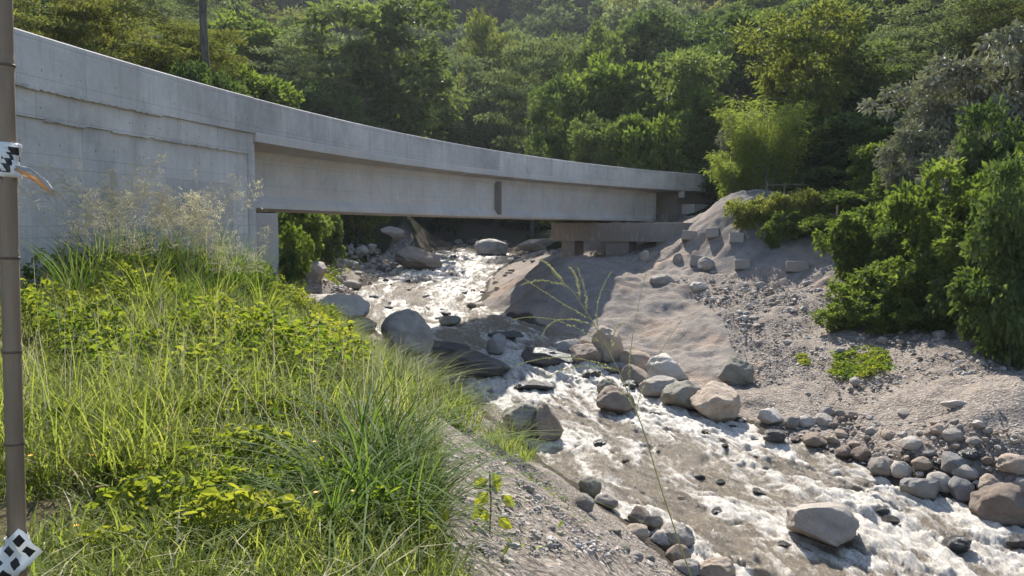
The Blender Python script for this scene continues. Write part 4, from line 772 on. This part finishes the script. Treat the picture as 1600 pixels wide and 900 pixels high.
o = obj('bank_grass', mesh_np('bank_grass', V, F, GR, tn[ix])); o['kind'] = 'stuff'; o['label'] = 'yellow green grass covering the near bank'
k = g.random(n_) < .05; V, F, ix = blades(P[k], g.uniform(0, 6.28, k.sum()), H[k] * 1.15, g.uniform(.5, 1.4, k.sum()), .008, 3)
o = obj('dry_grass', mesh_np('dry_grass', V, F, STRAW, g.random(k.sum())[ix])); o['kind'] = 'stuff'; o['label'] = 'dry straw mixed into the near grass'
# broad leaved weeds: a bushy carpet
def weeds(n, seed, pix, hmax, name, label, leaf=(.075, .05), mat=WEED, dens0=-.35):
    Pg = poly(pix); q = rng_(seed); lo, hi = Pg.min(0), Pg.max(0); X = q.uniform(lo, hi, (n * 3, 2)); X = X[inside(X[:, 0] + .3 * fbm(P3(X[:, 0] * 1.5, X[:, 1] * 1.5, 3), 2), X[:, 1], Pg)][:n]
    top = fbm(P3(X[:, 0] * 1.7, X[:, 1] * 1.7, seed), 3, .55); k = top > dens0; X, top = X[k], top[k]; m = len(X); hh = hmax * (.45 + .5 * top).clip(.12, 1.1) * (1 - .55 * q.random(m) ** 2.2)
    z = gz(X[:, 0], X[:, 1]) + hh; D = unit(q.normal(size=(m, 3)) * np.array([1, 1, .5]) + np.array([0, 0, -.12])); Nn = unit(q.normal(size=(m, 3)) * .75 + np.array([0, .2, 1.])); sz = q.uniform(.35, 1.5, m)
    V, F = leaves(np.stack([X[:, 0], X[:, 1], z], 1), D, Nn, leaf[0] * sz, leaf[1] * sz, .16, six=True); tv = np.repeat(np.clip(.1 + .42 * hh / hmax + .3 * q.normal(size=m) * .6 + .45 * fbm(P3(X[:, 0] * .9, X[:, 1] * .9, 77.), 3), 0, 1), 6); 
    s_ = X[:: 14]; V2, F2, ix2 = blades(np.stack([s_[:, 0], s_[:, 1], gz(s_[:, 0], s_[:, 1]) - .02], 1), q.uniform(0, 6.28, len(s_)), hh[::14] * 1.02 + .03, .15, .006, 3)
    o = obj(name, mesh_np(name, np.concatenate([V, V2]), [F, F2 + len(V)], mat, np.concatenate([tv, np.full(len(V2), .2)]))); o['kind'] = 'stuff'; o['label'] = label
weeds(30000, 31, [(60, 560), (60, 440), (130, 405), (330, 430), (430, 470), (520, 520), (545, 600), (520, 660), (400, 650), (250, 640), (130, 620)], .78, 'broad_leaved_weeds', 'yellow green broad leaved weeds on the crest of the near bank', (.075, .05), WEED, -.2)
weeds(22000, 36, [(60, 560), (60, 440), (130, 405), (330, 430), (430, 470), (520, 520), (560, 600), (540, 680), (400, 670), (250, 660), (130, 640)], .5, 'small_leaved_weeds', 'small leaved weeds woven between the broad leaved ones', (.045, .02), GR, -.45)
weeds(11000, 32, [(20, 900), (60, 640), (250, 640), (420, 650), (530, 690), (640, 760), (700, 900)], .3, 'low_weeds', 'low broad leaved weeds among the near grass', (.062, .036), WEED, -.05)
weeds(2600, 33, [(1300, 590), (1310, 552), (1350, 545), (1395, 558), (1395, 585), (1350, 595)], .26, 'grass_patch', 'small bright green weed patch on the gravel bar', (.1, .045), WEED, -.8)
weeds(700, 34, [(1245, 572), (1255, 552), (1295, 556), (1290, 572)], .18, 'weed_patch', 'sparse small weeds on the gravel bar beside the rubble', (.1, .04), WEED, -.2)
weeds(2400, 35, [(500, 440), (505, 395), (580, 392), (560, 420), (520, 445)], .3, 'shore_weeds', 'thin yellow green weeds on the far left shore', (.16, .05), WEED, -.1)
weeds(500, 38, [(700, 760), (760, 700), (860, 760), (1000, 880), (800, 900), (720, 880)], .16, 'sparse_weeds', 'thin weeds sprouting on the near dirt slope', (.06, .02), GR, .25)
DEAD = leaf_mat('dead_leaf', (.12, .08, .045), (.26, .19, .11), (.1, .07, .03), (.2, .14, .07), .2, .7, .2, .1)
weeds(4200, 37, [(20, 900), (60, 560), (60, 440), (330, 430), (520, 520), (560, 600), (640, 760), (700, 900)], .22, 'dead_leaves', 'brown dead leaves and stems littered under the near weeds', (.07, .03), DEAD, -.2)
xx, yy = bank_pts(26000, -9.5, .3, 4.5, 15, 91, 1.1); kk = fbm(P3(xx * .7, yy * .7, 93.), 3) > .12; xx, yy = xx[kk], yy[kk]; nn_ = len(xx)
V, F, ix = blades(np.stack([xx, yy, gz(xx, yy) - .02], 1), g.uniform(0, 6.28, nn_), g.uniform(.4, .95, nn_), g.uniform(.25, 1.1, nn_), g.uniform(.006, .013, nn_), 5)
o = obj('tall_grass_blades', mesh_np('tall_grass_blades', V, F, GR, (.35 + .65 * g.random(nn_))[ix])); o['kind'] = 'stuff'; o['label'] = 'taller grass blades standing out of the near weeds'
xx, yy = bank_pts(1500, -9, -.5, 5, 15, 95, 1.0); nn_ = len(xx); V, F, ix = blades(np.stack([xx, yy, gz(xx, yy) - .02], 1), g.uniform(0, 6.28, nn_), g.uniform(.6, 1.1, nn_), g.uniform(.1, .6, nn_), .005, 5)
o = obj('dry_stems', mesh_np('dry_stems', V, F, STRAW, g.random(nn_)[ix])); o['kind'] = 'stuff'; o['label'] = 'thin dry stems standing in the near grass'
# orange flowers
m = MB(); q = rng_(9); fm_ = simple_mat('orange_petal', (.7, .2, .005), (.78, .36, .01), 3, .6)
for k in range(24):
    c = hit(*[(q.uniform(50, 620), q.uniform(470, 890))][0]); h = q.uniform(.12, .36)
    for j in range(6):
        a = j * 1.047; t = np.array([math.cos(a), math.sin(a), .25]); s2 = np.array([-math.sin(a), math.cos(a), 0]); b = c + np.array([0, 0, h]); m.add([b, b + t * .008 + s2 * .005, b + t * .014, b + t * .008 - s2 * .005], [[0, 1, 2, 3]])
o = obj('orange_flowers', m.mesh('orange_flowers', fm_)); o['kind'] = 'stuff'; o['label'] = 'tiny orange flowers scattered in the near grass'
# grass clumps
def clump_mesh(seed, n, Lr, bend, W, mat, rad=.12):
    q = rng_(seed); a = q.uniform(0, 6.28, n); r = rad * q.random(n) ** .5; P = np.stack([r * np.cos(a), r * np.sin(a), np.full(n, -.04)], 1)
    V, F, ix = blades(P, a + q.normal(size=n) * .5, q.uniform(Lr[0], Lr[1], n), q.uniform(bend[0], bend[1], n), q.uniform(W[0], W[1], n), 7); return mesh_np('blades', V, F, mat, (q.random(n))[ix])
def panicle_mesh(seed, n, Hr):
    q = rng_(seed); m = MB()
    for k in range(n):
        a = q.uniform(0, 6.28); h = q.uniform(*Hr); ln = q.uniform(.1, .45); u = np.linspace(0, 1, 7)[:, None]; c = np.array([.08 * math.cos(a), .08 * math.sin(a), 0]) + np.array([math.cos(a), math.sin(a), 0]) * h * ln * u ** 2 + np.array([0, 0, h]) * u
        m.tube(c, .0042 - .0028 * u[:, 0], 3, .25, False)
        for j in range(26):
            t = .72 + .28 * q.random(); b = c[0] + (np.array([math.cos(a), math.sin(a), 0]) * h * ln * t ** 2 + np.array([0, 0, h * t])); d = unit(q.normal(size=3) * np.array([1, 1, .4]) + np.array([math.cos(a) * .4, math.sin(a) * .4, .55])); l = .34 * (1.08 - t) / .3 * q.uniform(.5, 1.1) + .06
            e1 = b + d * l * .6; e2 = b + d * l - np.array([0, 0, l * .22]); m.tube(np.stack([b, e1, e2]), [.0027, .0023, .0016], 3, .75, False)
            for i in range(5):
                f = e1 + (e2 - e1) * q.random() + q.normal(size=3) * .018; m.add([f, f + [.012, 0, .006], f + [0, .008, .024]], [[0, 1, 2]], .95)
    return m.mesh('seed_heads', STRAW)
CL = [clump_mesh(40 + k, 95, (.8, 1.8), (.25, .85), (.013, .026), GRD if k % 2 else GR, .22) for k in range(4)]; PN = [panicle_mesh(50 + k, 8, (1.5, 2.4)) for k in range(3)]
spots = [(150, 400, 13.2), (185, 395, 14), (215, 392, 14.6), (245, 400, 14.4), (270, 390, 15.4), (300, 398, 15), (325, 395, 16), (350, 400, 15.6), (372, 402, 16.6), (395, 415, 16.8), (330, 430, 13.6), (280, 440, 12.8), (230, 440, 12), (120, 420, 12), (410, 440, 15.2), (360, 440, 14.2)]
for k, (px, py, d) in enumerate(spots):
    x = (px - 800) / FPX * d; e = tag(empty('guinea_grass', (x, d, g1(x, d)), trg.uniform(0, 6.28)), 'tall grass clump with feathery straw coloured seed heads along the wall', 'grass', 'tall seeding grass along the approach wall'); sc_ = trg.uniform(.85, 1.1); e.scale = (sc_, sc_, sc_ * (1.0 if k < 10 else .85))
    obj('blades', CL[k % 4], e)
    if k not in (8, 9, 10, 14): obj('seed_heads', PN[k % 3], e)
NC = [clump_mesh(70 + k, 150, (.45, 1.15), (.35, 1.75), (.01, .021), GRD, .18) for k in range(3)]; BC_ = [clump_mesh(80 + k, 150, (.3, .75), (.4, 1.2), (.008, .016), GR, .25) for k in range(3)]
for k, (px, py, s_, lab) in enumerate([(575, 805, 1.0, 'largest coarse grass clump arching over the dirt slope'), (630, 845, .85, 'coarse grass clump beside the largest, low at the dirt slope'), (560, 720, .9, 'coarse grass clump above the largest one'), (612, 735, .9, 'coarse grass clump leaning out over the bare dirt'), (650, 800, .65, 'outermost coarse grass clump on the dirt edge'), (520, 850, .7, 'coarse grass clump low in the near meadow')]):
    h = hit(px, py, False); o = obj('grass_clump', NC[k % 3], None, h, trg.uniform(0, 6.28), s_); tag(o, lab, 'grass', 'coarse grass clumps at the dirt edge')
for k in range(40):
    px, py = trg.uniform(500, 735), 0; f = (px - 480) / 260; py = trg.uniform(500 + 90 * f, 560 + 130 * f); h = hit(px, py, False)
    if h[0] > xl(h[1]) - .25: continue
    o = obj('grass_clump', BC_[k % 3], None, h, trg.uniform(0, 6.28), trg.uniform(.9, 1.4)); tag(o, 'bright green grass clump on the bank slope above the cascade', 'grass', 'bright grass clumps on the river slope')
for px, py, s_, lab in [(790, 705, 1.1, 'bright grass tuft left of the split boulder'), (818, 718, .9, 'small grass tuft at the waterline left of the split boulder'), (765, 692, .8, 'grass tuft above the split boulder on the dirt')]:
    o = obj('grass_clump', BC_[0], None, hit(px, py), trg.uniform(0, 6.28), s_); tag(o, lab, 'grass')
# a big leaved weed on the dirt
h = hit(765, 832, False); q = rng_(3); Pn = np.array([[0, 0, .12 + .05 * k] for k in range(7)]) + q.normal(size=(7, 3)) * .03; a = q.uniform(0, 6.28, 7)
V, F = leaves(Pn, np.stack([np.cos(a), .15 * np.sin(a), -.75 + .3 * np.sin(a * 3)], 1), np.tile([0, -1., .5], (7, 1)) + q.normal(size=(7, 3)) * .3, q.uniform(.1, .17, 7), q.uniform(.065, .1, 7), .16, six=True); st = MB(); st.add(V, F, .8); st.tube([[0, 0, -.03], [.01, 0, .2], [0, .02, .42]], .006, 5, .3)
tag(obj('weed_plant', st.mesh('weed_plant', WEED), None, h), 'single bright large leaved weed on the bare dirt', 'plant')

# ------------------------------------------------------------------ bamboo pole with barrier tape, stake, stub, fence
BAM = simple_mat('bamboo_pole', (.13, .093, .06), (.25, .18, .12), 6, .55, .4, .2, .01, (3, 3, .3)); NODE = simple_mat('bamboo_node', (.07, .05, .035), (.13, .095, .065), 10, .7)
p0, p1 = at(30, 960, 2.35), at(3, -60, 2.35); b0 = at(34, 1130, 2.35)
root = np.array([b0[0], 2.35, g1(b0[0], 2.35) - .1]); pole = tag(empty('bamboo_pole', root), 'weathered brown bamboo pole standing close at the left edge', 'pole'); top = p1 + (p1 - p0) * .15
ax = top - root; LN = np.linalg.norm(ax); zs = []; rs = []; nodes = []
s = .08
while s < LN: nodes.append(s); s += .282
for s in np.linspace(0, LN, 160):
    d = min(abs(s - q) for q in nodes); zs.append(s); rs.append(.0262 - .0018 * s / LN + .0028 * math.exp(-(d / .011) ** 2) - .0014 * math.exp(-((d - .02) / .012) ** 2))
m = MB(); u = unit(ax); m.tube(u[None] * np.array(zs)[:, None], rs, 20, .5); obj('culm', m.mesh('culm', BAM, True), pole)
for s in nodes:
    m = MB(); m.tube(u[None] * np.array([s - .004, s, s + .004])[:, None], [.0268, .029, .0268], 20); obj('node', m.mesh('node', NODE, True), pole)
tm_, n, out = M_('barrier_tape'); uvn = N(n, 'UVMap').outputs[0]; sp = N(n, 'SeparateXYZ'); L(n, uvn, sp.inputs[0])
u_ = math_(n, 'FRACT', math_(n, 'MULTIPLY', sp.outputs[0], 17.)); v_ = sp.outputs[1]
blk = math_(n, 'MULTIPLY', math_(n, 'LESS_THAN', u_, .5), math_(n, 'MULTIPLY', math_(n, 'GREATER_THAN', v_, .16), math_(n, 'LESS_THAN', v_, .46))); bl2 = math_(n, 'MULTIPLY', math_(n, 'GREATER_THAN', math_(n, 'FRACT', math_(n, 'ADD', u_, .3)), .45), math_(n, 'MULTIPLY', math_(n, 'GREATER_THAN', v_, .6), math_(n, 'LESS_THAN', v_, .86)))
tc = mixc(n, math_(n, 'MAXIMUM', blk, bl2), (.78, .78, .76), (.025, .025, .03)); b = pbsdf(n, None, tc, .3, .5); t = N(n, 'BsdfTranslucent'); L(n, tc, t.inputs[0]); mx = N(n, 'MixShader', inp={0: .3}); L(n, b.outputs[0], mx.inputs[1]); L(n, t.outputs[0], mx.inputs[2]); L(n, mx.outputs[0], out.inputs[0])
tail_m, n, out = M_('tape_tail'); uvn = N(n, 'UVMap').outputs[0]; sp = N(n, 'SeparateXYZ'); L(n, uvn, sp.inputs[0]); tc = mixc(n, ramp(n, sp.outputs[1], [(.45, 0.), (.55, 1.)]), (.6, .34, .13), (.36, .35, .34)); b = pbsdf(n, None, tc, .3, .5); t = N(n, 'BsdfTranslucent'); L(n, tc, t.inputs[0]); mx = N(n, 'MixShader', inp={0: .35}); L(n, b.outputs[0], mx.inputs[1]); L(n, t.outputs[0], mx.inputs[2]); L(n, mx.outputs[0], out.inputs[0])
def ribbon(name, path, side, w, mat, label, cat='tape'):
    path = np.array(path, float); side = np.array(side, float); k = len(path); nv = 7; V = []; UV = []; q = rng_(5); dist = np.concatenate([[0], np.cumsum(np.linalg.norm(np.diff(path, axis=0), axis=1))])
    for i in range(k):
        for j in range(nv):
            f = j / (nv - 1); V.append(path[i] + side[i] * (f - .5) * w + np.cross(unit(np.gradient(path, axis=0)[i]), unit(side[i])) * .004 * math.sin(f * 9 + i * .8)); UV.append((dist[i], f))
    I = (np.arange(k - 1)[:, None] * nv + np.arange(nv - 1)[None]).ravel(); o = obj(name, mesh_np(name, np.array(V), np.stack([I, I + 1, I + nv + 1, I + nv], 1), mat, smooth=True, uv=np.array(UV))); so = o.modifiers.new('thick', 'SOLIDIFY'); so.thickness = .0006; return tag(o, label, cat)
def around(py, turns, drop, r=.0305, a0=0.):
    c = at(np.interp(py, [-60, 960], [3, 30]), py, 2.35); A = np.cross(u, [0, 1, 0]); A = unit(A); Bv = np.cross(u, A); th = np.linspace(a0, a0 + turns * 6.283, int(40 * turns)); return [c + A * r * (1 + .05 * math.sin(5 * t)) * math.cos(t) + Bv * r * math.sin(t) + u * (drop * (t - a0) / 6.283) for t in th], [u + .25 * A * math.sin(t * 1.5) for t in th]
p_, s_ = around(243, 2.2, -.016); ribbon('barrier_tape', p_, s_, .085, tm_, 'black and white barrier tape knotted round the upper bamboo pole')
q0, q1 = at(24, 262, 2.31), at(84, 302, 2.22); uu = np.linspace(0, 1, 14); path = [q0 + (q1 - q0) * t + np.array([0, 0, .012]) * math.sin(t * 3.1) for t in uu]; sd_ = [np.array([.25 * math.sin(t * 2), .45 * math.cos(t * 3), .8]) * (.55 + .5 * math.sin(3.0 * t ** .8)) for t in uu]
ribbon('tape_tail', path, sd_, .034, tail_m, 'twisted orange and grey tape end fluttering from the bamboo pole')
p_, s_ = around(862, .9, .0, .0312, 2.2); ext = [at(-70 + 118 * t, 962 - 118 * t, 2.30 - .012 * math.sin(t * 7)) for t in np.linspace(0, 1, 22)]; ribbon('barrier_tape', ext, [unit(np.array([-.66, .3 * math.sin(t * .9), .72])) for t in range(22)], .1, tm_, 'black and white barrier tape stretched past the lower bamboo pole')
ribbon('barrier_tape', p_, [u] * len(p_), .1, tm_, 'black and white barrier tape wrapped round the lower bamboo pole')
WOOD = simple_mat('stake_wood', (.16, .11, .07), (.27, .19, .12), 6, .8)
h = hit(1305, 376, False); z = (376 - 322) * h[1] / FPX; m = MB(); m.tube([[0, 0, -.2], [.02, 0, z]], .055, 7); m.tube([[-.28, 0, z * .74], [.1, 0, z * .7]], .03, 6); tag(obj('wooden_stake', m.mesh('wooden_stake', WOOD), None, (h[0], h[1] - .1, h[2])), 'brown wooden stake with a short cross stick on the mound', 'stake')
h = hit(1242, 318, False); e = tag(empty('rail_fence', (h[0] - 1, 41.2, g1(h[0] - 1, 41.2))), 'low rough wooden rail fence behind the shrubs on the mound', 'fence')
for k in range(4): m = MB(); m.tube([[k * .9, 0, -.3], [k * .9 + .04, 0, .5]], .045, 6); obj('post', m.mesh('post', WOOD), e)
m = MB(); m.tube([[0, -.06, .34], [1.3, -.05, .4], [2.75, -.06, .33]], .03, 6); obj('rail', m.mesh('rail', WOOD), e)
h = hit(477, 492, False); m = MB(); m.box((0, 0, .12), (.19, .2, .28)); o = obj('concrete_stub', m.mesh('concrete_stub', C_PIER), None, h, .2); bv = o.modifiers.new('bevel', 'BEVEL'); bv.width = .02; tag(o, 'dark square concrete stub at the crest of the grassy bank', 'concrete block')
h = hit(1365, 662); m = MB(); m.tube([[0, 0, .12], [.35, -.3, .1], [.75, -.75, .04]], [.022, .02, .012], 6); tag(obj('driftwood_stick', m.mesh('driftwood_stick', simple_mat('bleached_wood', (.36, .31, .25), (.48, .42, .35), 8)), None, (h[0] - .2, h[1] + .5, h[2])), 'bleached stick lying on the cobbles', 'stick')

# seeding grass stalk close to the lens
SEED = leaf_mat('seed_stalk', (.3, .31, .13), (.46, .45, .22), (.36, .36, .14), (.5, .48, .22), .4, .6, .3, .1)
D0 = 1.9; stalk = [at(px, py, D0 + dd) for px, py, dd in [(1080, 900, .1), (1062, 850, .07), (1035, 770, .04), (1003, 665, 0), (965, 575, 0), (925, 500, 0), (895, 455, 0), (862, 425, 0)]]
rt = np.array([stalk[0][0] + .06, 2.15, g1(stalk[0][0] + .06, 2.15)]); e = tag(empty('grass_stalk', rt), 'thin seeding grass stalk with drooping spikes close in front of the river', 'grass'); m = MB(); full = np.array([rt - [0, 0, .05]] + stalk) - rt; m.tube(full, np.linspace(.0024, .0008, len(full)), 6, .4); obj('stem', m.mesh('stem', SEED, True), e)
q = rng_(6)
def spike(pix, dd):
    ctrl = np.array([at(px, py, D0 + dd * k / 2) for k, (px, py) in enumerate(pix)]) - rt; t = np.linspace(0, 1, 34)[:, None]; c = ctrl[0] * (1 - t) ** 2 + 2 * ctrl[1] * t * (1 - t) + ctrl[2] * t ** 2; m = MB(); m.tube(c, .0009, 4, .5)
    for k in range(3, 34):
        for sgn in (-1, 1):
            d = unit(c[k] - c[k - 1]) + q.normal(size=3) * .45; d = unit(d); s2 = unit(np.cross(d, [0, 1, 0])); b = c[k]; l = .0075 * (1.1 - .5 * k / 34); m.add([b, b + d * l * .5 + s2 * l * .25 * sgn, b + d * l, b + d * l * .5 + [0, l * .2, 0]], [[0, 1, 2], [0, 2, 3]], q.random())
    obj('spike', m.mesh('spike', SEED), e)
for pix, dd in [([(925, 500), (870, 470), (820, 436)], .1), ([(905, 468), (905, 430), (890, 418)], -.1), ([(935, 515), (925, 470), (955, 425)], .12), ([(915, 490), (920, 460), (903, 420)], .05), ([(950, 545), (870, 480), (800, 500)], .15), ([(968, 580), (880, 540), (800, 574)], -.1), ([(968, 580), (900, 560), (855, 590)], .1), ([(985, 620), (975, 560), (1010, 425)], .2), ([(955, 550), (960, 500), (975, 505)], -.1), ([(995, 645), (1000, 590), (1065, 500)], .15), ([(930, 510), (860, 480), (845, 530)], -.12), ([(890, 450), (850, 430), (815, 445)], .05), ([(880, 440), (860, 415), (845, 405)], 0), ([(1003, 665), (985, 610), (930, 580)], .1)]: spike(pix, dd)

# ------------------------------------------------------------------ air
hz = MB(); hz.box((0, 180, 90), (420, 260, 106)); hm, n, out = M_('haze'); v = N(n, 'VolumePrincipled'); v.inputs['Color'].default_value = (.86, .92, 1, 1); v.inputs['Density'].default_value = .00017; v.inputs['Anisotropy'].default_value = .35; L(n, v.outputs[0], out.inputs[1])
o = obj('haze', hz.mesh('haze', hm)); o['kind'] = 'stuff'; o['label'] = 'thin blue haze over the valley'
